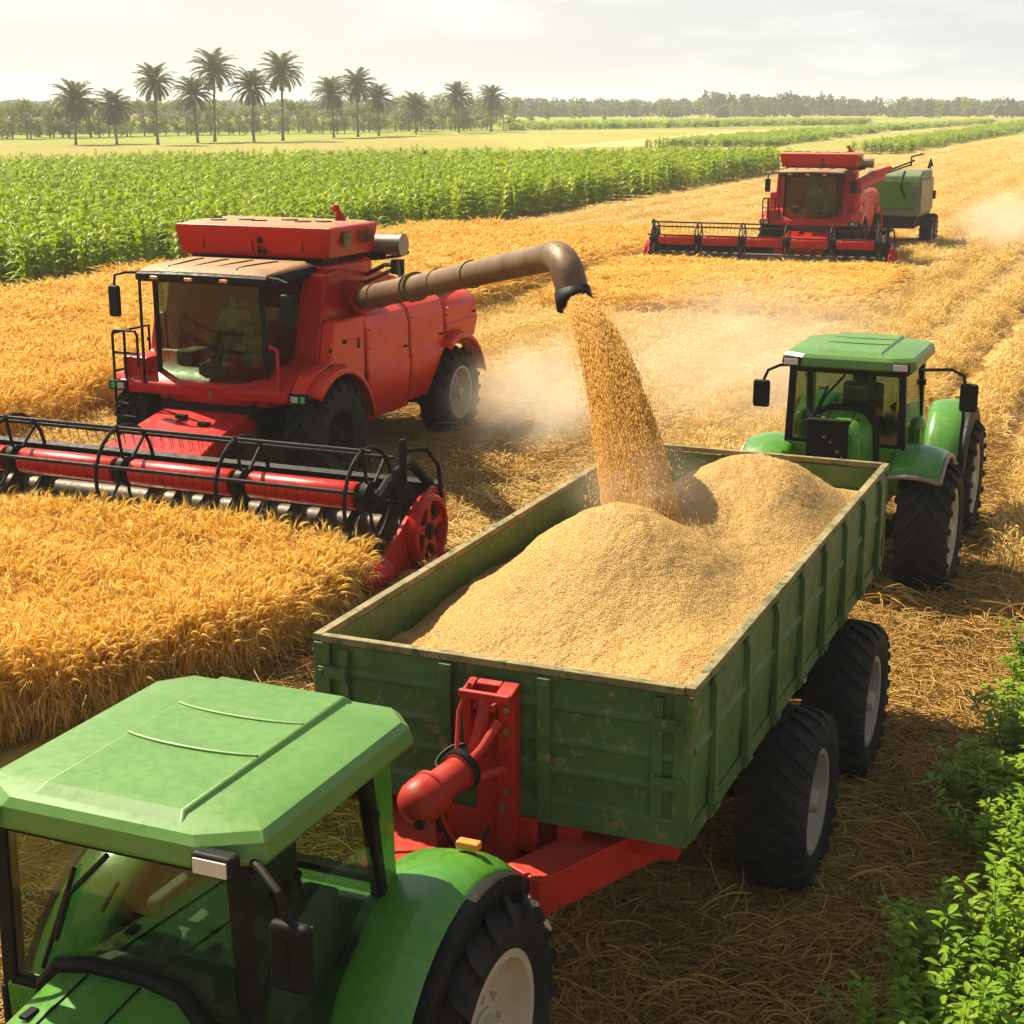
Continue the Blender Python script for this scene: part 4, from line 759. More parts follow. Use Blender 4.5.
def vnoise(x, y, seed=0):
    xi, yi = np.floor(x).astype(int), np.floor(y).astype(int); xf, yf = x-xi, y-yi
    def h(a, b): v = np.sin(a*127.1+b*311.7+seed*74.7)*43758.5453; return v-np.floor(v)
    u, v = xf*xf*(3-2*xf), yf*yf*(3-2*yf)
    return (h(xi, yi)*(1-u)+h(xi+1, yi)*u)*(1-v)+(h(xi, yi+1)*(1-u)+h(xi+1, yi+1)*u)*v
def fbm(x, y, o=4, seed=0): return sum(vnoise(x*2**k, y*2**k, seed+k)*.5**(k+1) for k in range(o))
def heap_z(x, y):
    x = np.asarray(x, float); y = np.asarray(y, float)
    base = 1.98+.24*np.clip((.2-x)/1.4, 0, 1)+.10*np.clip((y-1.5)/1.7, 0, 1)-.10*np.clip(-(y+1.8)/1.4, 0, 1)
    def cone(cx, cy, h, r, k=1.0, ex=1.0):
        d = np.sqrt(((x-cx)/1.0)**2+((y-cy)/ex)**2); return h*(1-np.tanh(d/r*1.15)**2*1.0)**.9
    z = base+np.maximum(cone(.0, 1.12, 1.06, 1.02, ex=1.2), 0)
    z2 = base+cone(-.30, -1.25, .90, 1.22, ex=1.2); z3 = base+cone(.08, .0, .78, 1.0, ex=1.5); z4 = base+cone(-1.0, 2.4, .28, .8)
    k = 14; z = np.log(np.exp(k*z)+np.exp(k*z2)+np.exp(k*z3)+np.exp(k*z4))/k-.03
    return z+.10*(fbm(x*2.2, y*2.2, 3, 3)-.5)+.042*(fbm(x*9, y*5, 3, 9)-.5)
def heap():
    nx, ny = 170, 420; xs = np.linspace(-1.232, 1.232, nx); ys = np.linspace(-3.18, 3.18, ny)
    X, Y_ = np.meshgrid(xs, ys); Z = np.minimum(heap_z(X, Y_), 9)
    edge = np.minimum(1.232-np.abs(X), 3.18-np.abs(Y_)); Z = np.where((edge < .5) & (Z > 2.44), 2.44+(Z-2.44)*np.sin(np.clip(edge/.5, 0, 1)*pi/2), Z)
    Z += rng.normal(0, .0028, Z.shape)
    m = MB(); m.v = [tuple(p) for p in np.stack([X, Y_, Z], -1).reshape(-1, 3)]
    m.f = [(i*nx+j, i*nx+j+1, (i+1)*nx+j+1, (i+1)*nx+j) for i in range(ny-1) for j in range(nx-1)]
    o = m.obj('grain_heap', GRAIN, None, smooth=180); o.location = (1.16, 12.2, 0); o.rotation_euler = (0, 0, AN)
    tag(o, 'golden heap of loose grain filling the green trailer', 'grain heap', None, 'stuff')
heap()
GFALL = plantmat('falling_grain', (.74, .43, .06), (.92, .65, .18), .5, .6)
def stream():
    P0 = np.array(SPOUT); c = Vector((1.16, 12.2, 0))+FX*.05+FY*.15; tgt = np.array((c.x, c.y, 2.62)); T_ = .50; g = np.array((0, 0, -9.8))
    v = (tgt-P0-.5*g*T_*T_)/T_
    def path(t): t = np.asarray(t)[..., None]; return P0+v*t+.5*g*t*t
    n = 62000; t = rng.random(n)**.85*T_*1.06; s = t/T_
    rad = (.112+.205*s**.95)*np.sqrt(rng.random(n)**.8)*np.where((rng.random(n) < .06) & (s > .2), 1.45, 1.0); a = rng.random(n)*2*pi
    tang = v+g*t[:, None]; tang /= np.linalg.norm(tang, axis=1)[:, None]
    e1 = np.cross(tang, (0, 0, 1.)); e1 /= np.linalg.norm(e1, axis=1)[:, None]; e2 = np.cross(tang, e1)
    lump = 1+.07*np.sin(a*3+s*7)+.05*np.sin(a*5-s*11)
    C = path(t)+e1*(rad*lump*np.cos(a))[:, None]+e2*(rad*lump*np.sin(a))[:, None]
    d = tang+rng.normal(0, .20, (n, 3)); d /= np.linalg.norm(d, axis=1)[:, None]
    f1 = np.cross(d, (0, 0, 1.)); f1 /= np.linalg.norm(f1, axis=1)[:, None]; f2 = np.cross(d, f1)
    ln = rng.uniform(.009, .032, n)[:, None]*(1-.25*s[:, None]); wd = rng.uniform(.0026, .0052, n)[:, None]
    V = np.stack([C-d*ln, C+f1*wd, C+f2*wd, C-f1*wd, C-f2*wd, C+d*ln], 1).reshape(-1, 3)
    base = np.array([(0, 1, 2), (0, 2, 3), (0, 3, 4), (0, 4, 1), (5, 2, 1), (5, 3, 2), (5, 4, 3), (5, 1, 4)])
    F = (base[None]+6*np.arange(n)[:, None, None]).reshape(-1, 3)
    m = MB(); m.v = [tuple(p) for p in V]; m.f = [tuple(int(q) for q in f) for f in F]
    rings = []; K = 70
    for i in range(K):
        tt = np.array([T_*1.14*i/(K-1)]); p = path(tt)[0]; tg = (v+g*tt[0]); tg = tg/np.linalg.norm(tg); q1 = np.cross(tg, (0, 0, 1.)); q1 /= np.linalg.norm(q1); q2 = np.cross(tg, q1); s_ = i/(K-1)
        rings.append([p+(q1*cos(b)+q2*sin(b))*(.10+.125*s_)*(1+.07*sin(b*3+s_*7)+.05*sin(b*5-s_*11)+rng.normal(0, .05)) for b in [2*pi*k/26 for k in range(26)]])
    m.loft([[tuple(map(float, p)) for p in r] for r in rings])
    me = bpy.data.meshes.new('grain_stream'); me.from_pydata(m.v, [], m.f); me.materials.append(GFALL); o = bpy.data.objects.new('grain_stream', me); COL.objects.link(o)
    tag(o, 'golden grain pouring from the brown pipe onto the heap', 'falling grain', None, 'stuff')
stream()

# ------------------------------------------------------------------ ground and fields
def G(px, py, z=0.0):
    u, v = (px-512)/CAM_F, -(py-512)/CAM_F; d = Vector((u, cos(CAM_P)+v*sin(CAM_P), -sin(CAM_P)+v*cos(CAM_P))); t = (z-CAM_H)/d.z
    return (d.x*t, d.y*t)
def groundmat(name, cols, row=None, scale=1.0):
    """soil and straw; rows (furrows) run along the driving direction"""
    m = bpy.data.materials.new(name); t = nodes(m); l = t.links.new
    o = N(t, 'ShaderNodeOutputMaterial'); p = N(t, 'ShaderNodeBsdfPrincipled', i_Roughness=.9); p.inputs['Specular IOR Level'].default_value = .15
    tcn = N(t, 'ShaderNodeTexCoord'); mpn = N(t, 'ShaderNodeMapping'); mpn.inputs['Rotation'].default_value = (0, 0, -AN); l(tcn.outputs['Object'], mpn.inputs[0])
    n1 = N(t, 'ShaderNodeTexNoise', i_Scale=.09*scale, i_Detail=9., i_Roughness=.62); l(mpn.outputs[0], n1.inputs['Vector'])
    n2 = N(t, 'ShaderNodeTexNoise', i_Scale=6.*scale, i_Detail=8., i_Roughness=.75); l(mpn.outputs[0], n2.inputs['Vector'])
    r = ramp(t, .3, .7, (*cols[0], 1), (*cols[1], 1)); l(n1.outputs['Fac'], r.inputs[0])
    r2 = ramp(t, .35, .7); l(n2.outputs['Fac'], r2.inputs[0]); c = mixc(t, r2.outputs[0], r.outputs[0], cols[2])
    if row:
        st = N(t, 'ShaderNodeMapping'); st.inputs['Scale'].default_value = (1, .03, 1); l(mpn.outputs[0], st.inputs[0])
        n3 = N(t, 'ShaderNodeTexNoise', i_Scale=.55, i_Detail=5., i_Roughness=.6); l(st.outputs[0], n3.inputs['Vector'])
        wv = N(t, 'ShaderNodeTexWave', wave_type='BANDS', bands_direction='X', i_Scale=row, i_Distortion=1.2, i_Detail=2.); l(st.outputs[0], wv.inputs['Vector'])
        mm = N(t, 'ShaderNodeMath', operation='MULTIPLY'); l(n3.outputs['Fac'], mm.inputs[0]); l(wv.outputs['Fac'], mm.inputs[1])
        r3 = ramp(t, .12, .55); l(mm.outputs[0], r3.inputs[0]); c = mixc(t, r3.outputs[0], cols[3], c)
    l(c, p.inputs['Base Color'])
    b = N(t, 'ShaderNodeBump', i_Strength=.8, i_Distance=.08); l(n2.outputs['Fac'], b.inputs['Height']); l(b.outputs[0], p.inputs['Normal'])
    l(p.outputs[0], o.inputs[0]); return m
M_GROUND = groundmat('stubble_ground', ((.46, .28, .07), (.66, .44, .14), (.56, .36, .10), (.32, .18, .045)), row=.28)
M_SOIL = groundmat('bare_straw_soil', ((.07, .036, .012), (.17, .095, .03), (.11, .06, .02)))
M_OLIVE = groundmat('olive_field', ((.22, .21, .04), (.34, .30, .07), (.28, .26, .055)), scale=.3)
M_TAN = groundmat('tan_field', ((.21, .18, .035), (.33, .28, .06), (.27, .23, .045)), scale=.3)
M_LAWN = groundmat('green_field', ((.17, .20, .022), (.27, .28, .045), (.21, .24, .03)), scale=.3)
M_PALE = groundmat('pale_field', ((.38, .31, .10), (.48, .40, .15), (.42, .35, .12)), scale=.3)
def sheet(name, pts, z, mat, thing=None):
    m = MB(); m.add([(x, y, z) for x, y in pts], [tuple(range(len(pts)))]); o = m.obj(name, mat); tag(o, None, None, kind='structure'); return o
# one wide sheet with a soft unevenness near the camera
def ground():
    xs = np.concatenate([[-1500, -600, -200, -80], np.linspace(-30, 40, 180), [80, 200, 600, 1500]]); ys = np.concatenate([[-60, -20], np.linspace(0, 70, 180), [100, 160, 300, 600, 1200, 2400]])
    X, Y_ = np.meshgrid(xs, ys); Z = np.where((np.abs(X-5) < 34) & (Y_ > 1) & (Y_ < 69), (fbm(X*.9, Y_*.9, 4, 2)-.5)*.10, 0)-.02
    nx = len(xs); m = MB(); m.v = [tuple(p) for p in np.stack([X, Y_, Z], -1).reshape(-1, 3)]
    m.f = [(i*nx+j, i*nx+j+1, (i+1)*nx+j+1, (i+1)*nx+j) for i in range(len(ys)-1) for j in range(nx-1)]
    tag(m.obj('ground', M_GROUND, smooth=180), None, None, kind='structure')
ground()
def soil():
    xs = np.linspace(-7.5, 8.4, 120); ys = np.linspace(-27, -2, 180); X, Y_ = np.meshgrid(xs, ys)
    wx, wy = X*FX.x+Y_*FY.x, X*FX.y+Y_*FY.y; e = np.minimum(np.minimum(X+7.5, 8.4-X), np.minimum(Y_+27, -2-Y_))
    Z = (fbm(wx*.9, wy*.9, 4, 2)-.5)*.10+.022+(fbm(wx*3, wy*3, 3, 5)-.5)*.06-np.where(e < .6, (.6-e)*.16, 0)-np.where(e < .1, .05, 0)
    nx = len(xs); m = MB(); m.v = [tuple(p) for p in np.stack([wx, wy, Z], -1).reshape(-1, 3)]
    m.f = [(i*nx+j, i*nx+j+1, (i+1)*nx+j+1, (i+1)*nx+j) for i in range(len(ys)-1) for j in range(nx-1)]
    tag(m.obj('path', M_SOIL, smooth=180), None, None, kind='structure')
soil()
sheet('field', [G(-900, 160), G(1000, 150), G(1100, 129), G(480, 129), G(480, 141), G(-900, 150)], .004, M_OLIVE)
sheet('field', [G(-900, 161), G(300, 155), G(520, 149), G(480, 139), G(-900, 152)], .012, M_TAN)
sheet('field', [G(-900, 146), G(200, 144), G(500, 134), G(500, 118), G(-900, 121)], .018, M_LAWN)
sheet('field', [G(500, 130.5), G(1300, 124), G(1300, 119), G(900, 117.5), G(500, 117)], .026, M_LAWN)
sheet('field', [G(545, 148), G(720, 132), G(960, 122), G(1010, 122), G(760, 146)], .034, M_PALE)

# ------------------------------------------------------------------ scattering of plants nobody could count
def src(name, mb, mat):
    me = bpy.data.meshes.new(name); me.from_pydata(mb.v, [], mb.f); me.materials.append(mat)
    for p in me.polygons: p.use_smooth = True
    return bpy.data.objects.new(name, me)
def scatter(name, label, cat, pts, rot, scl, idx, sources):
    me = bpy.data.meshes.new(name); n = len(pts); me.vertices.add(n); me.vertices.foreach_set('co', np.asarray(pts, np.float32).ravel())
    a = me.attributes.new('rot', 'FLOAT_VECTOR', 'POINT'); a.data.foreach_set('vector', np.asarray(rot, np.float32).ravel())
    a = me.attributes.new('scl', 'FLOAT_VECTOR', 'POINT'); a.data.foreach_set('vector', np.asarray(scl, np.float32).ravel())
    a = me.attributes.new('idx', 'INT', 'POINT'); a.data.foreach_set('value', np.asarray(idx, np.int32))
    o = bpy.data.objects.new(name, me); COL.objects.link(o); tag(o, label, cat, None, 'stuff')
    ng = bpy.data.node_groups.new(name, 'GeometryNodeTree'); ng.interface.new_socket('Geometry', in_out='INPUT', socket_type='NodeSocketGeometry'); ng.interface.new_socket('Geometry', in_out='OUTPUT', socket_type='NodeSocketGeometry')
    gi, go, jn = ng.nodes.new('NodeGroupInput'), ng.nodes.new('NodeGroupOutput'), ng.nodes.new('GeometryNodeJoinGeometry'); l = ng.links.new
    def attr(nm, ty): q = ng.nodes.new('GeometryNodeInputNamedAttribute'); q.data_type = ty; q.inputs['Name'].default_value = nm; return q.outputs[0]
    ar, as_, ai = attr('rot', 'FLOAT_VECTOR'), attr('scl', 'FLOAT_VECTOR'), attr('idx', 'INT')
    for k, s in enumerate(sources):
        ip = ng.nodes.new('GeometryNodeInstanceOnPoints'); ob = ng.nodes.new('GeometryNodeObjectInfo'); ob.inputs['Object'].default_value = s; ob.inputs['As Instance'].default_value = True
        cm = ng.nodes.new('FunctionNodeCompare'); cm.data_type = 'INT'; cm.operation = 'EQUAL'; l(ai, cm.inputs[2]); cm.inputs[3].default_value = k
        l(gi.outputs[0], ip.inputs['Points']); l(cm.outputs[0], ip.inputs['Selection']); l(ob.outputs['Geometry'], ip.inputs['Instance']); l(ar, ip.inputs['Rotation']); l(as_, ip.inputs['Scale']); l(ip.outputs[0], jn.inputs[0])
    l(jn.outputs[0], go.inputs[0]); md = o.modifiers.new('scatter', 'NODES'); md.node_group = ng
    return o
def ribbon(m, pts, wd, fold=0.0, up=None):
    """thin blade along pts, width list"""
    n = len(pts); vs = []; side0 = None
    for i, p in enumerate(pts):
        p = Vector(p); t = (Vector(pts[min(i+1, n-1)])-Vector(pts[max(i-1, 0)])).normalized()
        sd = t.cross(Vector((0, 0, 1))) if up is None else t.cross(up)
        if sd.length < .15: sd = side0 if side0 is not None else Vector((1, 0, 0))
        sd = sd.normalized(); side0 = sd; w_ = wd[i]
        if fold: vs += [p-sd*w_+Vector((0, 0, fold*w_)), p, p+sd*w_+Vector((0, 0, fold*w_))]
        else: vs += [p-sd*w_, p+sd*w_]
    k = 3 if fold else 2
    m.add(vs, [(i*k+j, i*k+j+1, (i+1)*k+j+1, (i+1)*k+j) for i in range(n-1) for j in range(k-1)])
U = random.uniform
def wheat_tuft(n, h, spread, ear=.10, lean=.25):
    m = MB()
    for _ in range(n):
        a = U(0, 2*pi); r = spread*math.sqrt(U(0, 1)); b = Vector((r*cos(a), r*sin(a), 0)); la = U(0, 2*pi); ll = U(.03, lean)*h; hh = h*U(.72, 1.14)
        d = Vector((cos(la), sin(la), 0)); p1 = b+d*ll*.25+Vector((0, 0, hh*.5)); p2 = b+d*ll+Vector((0, 0, hh*.93)); nod = U(.1, 1.1)
        m.tube([b, p1, p2], [.0032, .003, .0022], 3, False)
        t = (p2-p1).normalized(); q = p2; pts = [q]
        for k in range(4):
            t = (t+d*nod*.32-Vector((0, 0, nod*.30))).normalized(); q = q+t*ear/4; pts.append(q)
        m.tube(pts, [.004, .0105, .0120, .0095, .003], 4, False)
        for k in range(8):
            j = random.choice((1, 2, 3, 4)); e = Vector((U(-1, 1), U(-1, 1), U(-.4, .8)))*.5+t; e.normalize(); m.add([pts[j]+Vector((.0015, 0, 0)), pts[j]-Vector((.0015, 0, 0)), pts[j]+e*ear*U(.6, 1.1)], [(0, 1, 2)])
        for k in range(random.choice((1, 2, 2))):
            f = U(.2, .75); s = b+(p2-b)*f; la2 = U(0, 2*pi); e = Vector((cos(la2), sin(la2), 0)); L_ = U(.12, .28)
            ribbon(m, [s, s+e*L_*.35+Vector((0, 0, L_*.35)), s+e*L_*.8+Vector((0, 0, L_*.15)), s+e*L_+Vector((0, 0, -L_*.3))], [.003, .0055, .0045, .0008])
    return m
def straw_patch(n, rad, lift=.06, ln=(.14, .42), wd=.0040):
    m = MB()
    for _ in range(n):
        a = U(0, 2*pi); r = rad*math.sqrt(U(0, 1)); p = Vector((r*cos(a), r*sin(a), U(.0, lift))); h = U(0, 2*pi); L_ = U(*ln); cv = random.choice((U(-.6, .6), U(-1, 1)*2.4)); pit = U(-.15, .4); pts = [p.copy()]; k = 6
        for i in range(k):
            h += cv*L_/k*3.2; pit -= U(.02, .17); p = p+Vector((cos(h)*cos(pit), sin(h)*cos(pit), sin(pit)))*L_/k
            if p.z < .004: p.z = .004
            pts.append(p.copy())
        m.tube(pts, [wd*U(.7, 1.5)]*k+[wd*.4], 3, False)
    return m
def inframe(P, mg=1.12):
    x, y, z = P[:, 0], P[:, 1], P[:, 2]-CAM_H; d = y*cos(CAM_P)-z*sin(CAM_P); v = y*sin(CAM_P)+z*cos(CAM_P)
    return (d > 1) & (np.abs(x/d) < .326*mg+.6/np.maximum(d, 1)) & (v/d < .34) & (v/d > -.36-1.2/np.maximum(d, 1))
def NW(x, y, z=None):
    return np.stack([x*FX.x+y*FY.x, x*FX.y+y*FY.y, np.zeros_like(x) if z is None else z], -1)
def rots(n, tilt=.12): return np.stack([rng.normal(0, tilt, n), rng.normal(0, tilt, n), rng.random(n)*2*pi], -1)

M_WHEAT = plantmat('wheat', (.84, .52, .085), (.95, .74, .24), .55, .55)
M_STUB = plantmat('cut_wheat', (.86, .60, .17), (.95, .78, .36), .45, .6)
M_STRAW = plantmat('loose_straw', (.32, .17, .032), (.74, .47, .13), .22, .5)
W_SRC = [src('wheat_tuft', wheat_tuft(16, U(.78, .94), .13, .135), M_WHEAT) for _ in range(5)]
S_SRC = [src('stubble_tuft', wheat_tuft(22, .44, .17, .10, .32), M_STUB) for _ in range(5)]
B_SRC = [src('straw_patch', straw_patch(62, .34), M_STRAW) for _ in range(5)]+[src('straw_patch', straw_patch(16, .25, .16, (.25, .5)), M_STRAW) for _ in range(2)]
# standing wheat before the header, and the uncut strip beside the combine
def wheat():
    n = 14000; x = rng.uniform(8.0, 21, n); y = rng.uniform(-17.2, -5, n)
    edge = np.interp(y, [-17, -13.2, -10.5, -8, -5], [8.75, 8.6, 9.9, 11.2, 12.5])+.4*(fbm(y*.8, y*0, 3, 4)-.5)
    ok = (x > edge) & ~((y < -16.05+.25*rng.random(n)) & (x < 18.7)); x, y = x[ok], y[ok]
    n2 = 15000; x2 = rng.uniform(18.7, 30.0, n2); y2 = rng.uniform(-62, -16.5, n2)
    k = rng.random(n2) < np.clip(22/np.abs(y2), .3, 1); x2, y2 = x2[k], y2[k]
    n3 = 5200; lx = rng.uniform(-3.6, 5.4, n3); ly = 5.15+rng.random(n3)**1.3*11; k3 = rng.random(n3) < np.clip((17-ly)/9, 0, 1); lx, ly = lx[k3], ly[k3]   # the strip the far combine is about to cut
    wx3 = C2.x+lx*cos(C2R)-ly*sin(C2R); wy3 = C2.y+lx*sin(C2R)+ly*cos(C2R)
    x, y = np.concatenate([x, x2, wx3*FX.x+wy3*FX.y]), np.concatenate([y, y2, wx3*FY.x+wy3*FY.y]); P = NW(x, y); far = np.clip(np.linalg.norm(P, axis=1)/22, 1, 2.2)
    hgt = .80+.44*fbm(x*.9, y*.9, 3, 8)-.06
    hgt[len(hgt)-len(wx3):] *= .62
    s = np.stack([far*rng.uniform(.9, 1.25, len(x)), far*rng.uniform(.9, 1.25, len(x)), hgt*rng.uniform(.85, 1.06, len(x))], -1)
    k = inframe(P, 1.45); P, s = P[k], s[k]; print('wheat', len(P))
    scatter('wheat', 'ripe golden wheat standing uncut before and beside the near combine', 'wheat', P, rots(len(P), .10), s, rng.integers(0, 5, len(P)), W_SRC)
wheat()
# cut rows over the rest of the field
def rowphase(fx, fy): return 2*pi*fx/1.55+.5*np.sin(fy*.07)+.9*(fbm(fx*.3, fy*.12, 2, 3)-.5)
def furrows():
    xs = np.linspace(-34, 8.5, 280); ys = np.linspace(-125, -18, 160); X, Y_ = np.meshgrid(xs, ys); wx, wy = X*FX.x+Y_*FY.x, X*FX.y+Y_*FY.y
    e = np.minimum(np.minimum(X+34, 8.5-X), np.minimum(Y_+125, -18-Y_)); Z = .11*np.cos(rowphase(X, Y_))*np.clip(e/2, 0, 1)+.075-np.where(e < .3, .17, 0)
    nx = len(xs); m = MB(); m.v = [tuple(p) for p in np.stack([wx, wy, Z], -1).reshape(-1, 3)]
    m.f = [(i*nx+j, i*nx+j+1, (i+1)*nx+j+1, (i+1)*nx+j) for i in range(len(ys)-1) for j in range(nx-1)]
    tag(m.obj('field', M_FURROW, smooth=180), None, None, kind='structure')
M_FURROW = groundmat('furrowed_field', ((.14, .07, .016), (.27, .15, .036), (.20, .105, .026)))
furrows()
def stubble_tuft(n, h, spread):
    m = MB()
    for _ in range(n):
        a = U(0, 2*pi); r = spread*math.sqrt(U(0, 1)); b = Vector((r*cos(a), r*sin(a), 0)); la = U(0, 2*pi); q = b+Vector((cos(la)*U(0, .22)*h, sin(la)*U(0, .22)*h, h*U(.5, 1.12)))
        m.tube([b, (b+q)/2+Vector((U(-.01, .01), U(-.01, .01), 0)), q], [.0045, .0045, .004], 3, False)
        if U(0, 1) < .4: m.tube([q, q+(q-b).normalized()*.05+Vector((U(-.02, .02), U(-.02, .02), 0)), q+(q-b).normalized()*.08+Vector((U(-.05, .05), U(-.05, .05), -.02))], [.007, .009, .003], 3, False)
    m2 = straw_patch(7, spread*1.2, h*.35, (.12, .3), .004); m.add(m2.v, m2.f); return m
def windrow_tuft(n, spread, h):
    m = MB()
    for _ in range(n):
        a = U(0, 2*pi); r = spread*math.sqrt(U(0, 1)); p = Vector((r*cos(a), r*sin(a), U(0, 1)*h*(1-r/spread*.6))); la = U(0, 2*pi); d = Vector((cos(la), sin(la), U(-.35, .5))).normalized(); L_ = U(.14, .34)
        m.tube([p, p+d*L_*.5+Vector((0, 0, U(0, .03))), p+d*L_+Vector((0, 0, -U(0, .05)))], [.005, .0055, .004], 3, False)
    return m
M_PALE_STRAW = plantmat('pale_straw', (.86, .62, .20), (.96, .80, .42), .42, .6)
def stubble():
    out = []
    for (d0, d1, dens, f) in ((14, 24, 30, 1.0), (24, 36, 28, 1.0), (36, 55, 19, 1.12), (55, 85, 9, 1.55), (85, 140, 3.2, 2.5), (140, 230, .9, 4.0)):
        area = (d1-d0)*(d1+8)*.80; n = int(area*dens*1.6); yy = rng.uniform(d0, d1, n); xx = rng.uniform(-1, 1, n)*(yy*.47+2); P = np.stack([xx, yy, np.zeros(n)], -1)
        fx = P[:, 0]*FX.x+P[:, 1]*FX.y; fy = P[:, 0]*FY.x+P[:, 1]*FY.y
        ok = (fx < 30.2+.8*(fbm(fy*.2, fy*0, 2, 1)-.5)) | (fy < -139)
        ok &= ~((fx > 18.5) & (fy > -62)) & ~((fx > 8) & (fy > -16.4)) & ~((fx < 8.2) & (fx > -7) & (fy > -19.5-3*(fbm(fx*.7, fy*.7, 2, 6)-.5)-.12*np.maximum(fx, 0)))
        ok &= ~((fy < -139) & (fx > 28))
        rowh = .5+.5*np.cos(rowphase(fx, fy)); ph2 = (fx+.35*np.sin(fy*.05)+.5*(fbm(fx*.2, fy*.08, 2, 7)-.5))/2.7; band = np.abs(ph2-np.floor(ph2)-.5)*2; right = np.clip((9-fx)/5, 0, 1)
        ok &= ~((np.abs(fx-13.5) < 2.6) & (fy < -19) & (fy > -27.5)) & ~((np.abs(fx-3.6) < 1.75) & (fy > -24.2)) & ~((fx < 11.2) & (fx > 9.4) & (fy > -27) & (rng.random(n) < .6))
        pale = band > .52                                     # pale straw left lying in swaths between darker stubble
        rr_ = rng.random(n) < right
        ridge = np.clip(rowh-.30, 0, 1)/.7
        h = np.where(rr_, .30+.85*ridge**1.2, np.where(pale, 1.0, .62))+.25*(fbm(fx*.8, fy*.3, 3, 12)-.5)
        ok &= rng.random(n) < np.where(rr_, ridge**.8, np.where(pale, .95, .62))
        idx = np.where(rr_, rng.choice([0, 1, 2, 3, 6], n), np.where(pale, rng.choice([3, 4, 5], n), rng.choice([0, 1, 2, 6], n, p=[.3, .3, .3, .1])))
        sc = np.stack([f*rng.uniform(.85, 1.2, n), f*rng.uniform(.85, 1.2, n), np.clip(h, .3, 1.7)*rng.uniform(.8, 1.15, n)*f**.25], -1)
        ok &= inframe(P, 1.45); out.append((P[ok], sc[ok], idx[ok]))
    P = np.concatenate([q[0] for q in out]); s = np.concatenate([q[1] for q in out]); idx = np.concatenate([q[2] for q in out]); print('stubble', len(P))
    T_SRC = [src('stubble_tuft', stubble_tuft(20, .36, .17), M_STUB) for _ in range(3)]+[src('windrow_tuft', windrow_tuft(26, .26, .22), M_PALE_STRAW) for _ in range(3)]+[S_SRC[0]]
    scatter('stubble', 'pale golden cut rows covering the open field', 'stubble', P, rots(len(P), .10), s, idx, T_SRC)
stubble()
def straw():
    n = 18200; x = rng.uniform(-7.5, 17.5, n); y = rng.uniform(-28, -4.5, n); P = NW(x, y); k = inframe(P, 1.7) & ~((x > 8.6) & (y > -18.5)) & ~((y < -20) & (x < 8) & (np.abs(x-3.6) > 1.9) & (rng.random(n) < np.clip((-20-y)/7, 0, 1))); P = P[k]; x, y = x[k], y[k]
    P[:, 2] = (fbm(P[:, 0]*.9, P[:, 1]*.9, 4, 2)-.5)*.10+rng.uniform(.0, .07, len(P))
    idx = np.where(rng.random(len(P)) < np.where((x > 5) | (y < -17), .32, .10), rng.integers(5, 7, len(P)), rng.integers(0, 5, len(P))); s = rng.uniform(.75, 1.25, len(P)); print('straw', len(P))
    scatter('straw_litter', 'tangled loose straw lying round the trailer and tractors', 'straw', P, rots(len(P), .10), np.stack([s, s, s*rng.uniform(.6, 1.6, len(P))], -1), idx, B_SRC)
straw()
# green maize field
M_CORN = plantmat('maize_leaf', (.15, .28, .001), (.45, .53, .006), .44, .5)
def corn_plant():
    m = MB(); h = U(1.75, 2.15); m.tube([(0, 0, 0), (U(-.03, .03), U(-.03, .03), h*.5), (U(-.05, .05), U(-.05, .05), h)], [.017, .013, .006], 4, False)
    a0 = U(0, 6); k = 11
    for i in range(k):
        z = .25+(h-.35)*i/(k-1); a = a0+i*pi+U(-.5, .5); L_ = U(.55, .9)*(1-.35*abs(i/(k-1)-.45)); d = Vector((cos(a), sin(a), 0)); up = U(.45, .85)
        pts = []; ang = 1.15*up+.25; p = Vector((0, 0, z))
        for q in range(7): pts.append(p.copy()); p = p+(d*cos(ang)+Vector((0, 0, sin(ang))))*L_/6; ang -= U(.22, .42)
        ribbon(m, pts, [.024, .058, .068, .062, .048, .028, .002], .35)
    for i in range(5):
        a = U(0, 6.28); m.tube([(0, 0, h-.02), (cos(a)*.05, sin(a)*.05, h+.15), (cos(a)*.13, sin(a)*.13, h+.22)], [.006, .008, .003], 3, False)
    return m
C_SRC = [src('maize_plant', corn_plant(), M_CORN) for _ in range(6)]
def inpoly(x, y, poly):
    c = np.zeros(len(x), bool); n = len(poly)
    for i in range(n):
        (x0, y0), (x1, y1) = poly[i], poly[i-1]
        if y0 == y1: continue
        c ^= ((y0 > y) != (y1 > y)) & (x < (x1-x0)*(y-y0)/(y1-y0)+x0)
    return c
def crop(name, label, poly, bands, hs=1.0, edge=0):
    out = []
    px_ = [p[0] for p in poly]; py_ = [p[1] for p in poly]
    for d0, d1, dens, f in bands:
        y0, y1 = max(d0, min(py_)), min(d1, max(py_))
        if y1 <= y0: continue
        x0, x1 = max(min(px_), -y1*.39-2), min(max(px_), y1*.39+2); n = int((x1-x0)*(y1-y0)*dens)
        if n < 1: continue
        x, y = rng.uniform(x0, x1, n), rng.uniform(y0, y1, n); k = inpoly(x, y, poly); P = np.stack([x, y, np.zeros(n)], -1)[k]; P = P[inframe(P, 1.45)]
        h = hs*(rng.uniform(.85, 1.1, len(P))+.22*(fbm(P[:, 0]*.12, P[:, 1]*.12, 3, 5)-.5)); out.append((P, np.stack([f*rng.uniform(.9, 1.2, len(P)), f*rng.uniform(.9, 1.2, len(P)), h], -1)))
    P = np.concatenate([a for a, b in out]); s = np.concatenate([b for a, b in out]); print(name, len(P))
    scatter(name, label, 'crop', P, rots(len(P), .07), s, rng.integers(0, 6, len(P)), C_SRC)
def NP(x, y): p = FW(x, y); return (p.x, p.y)
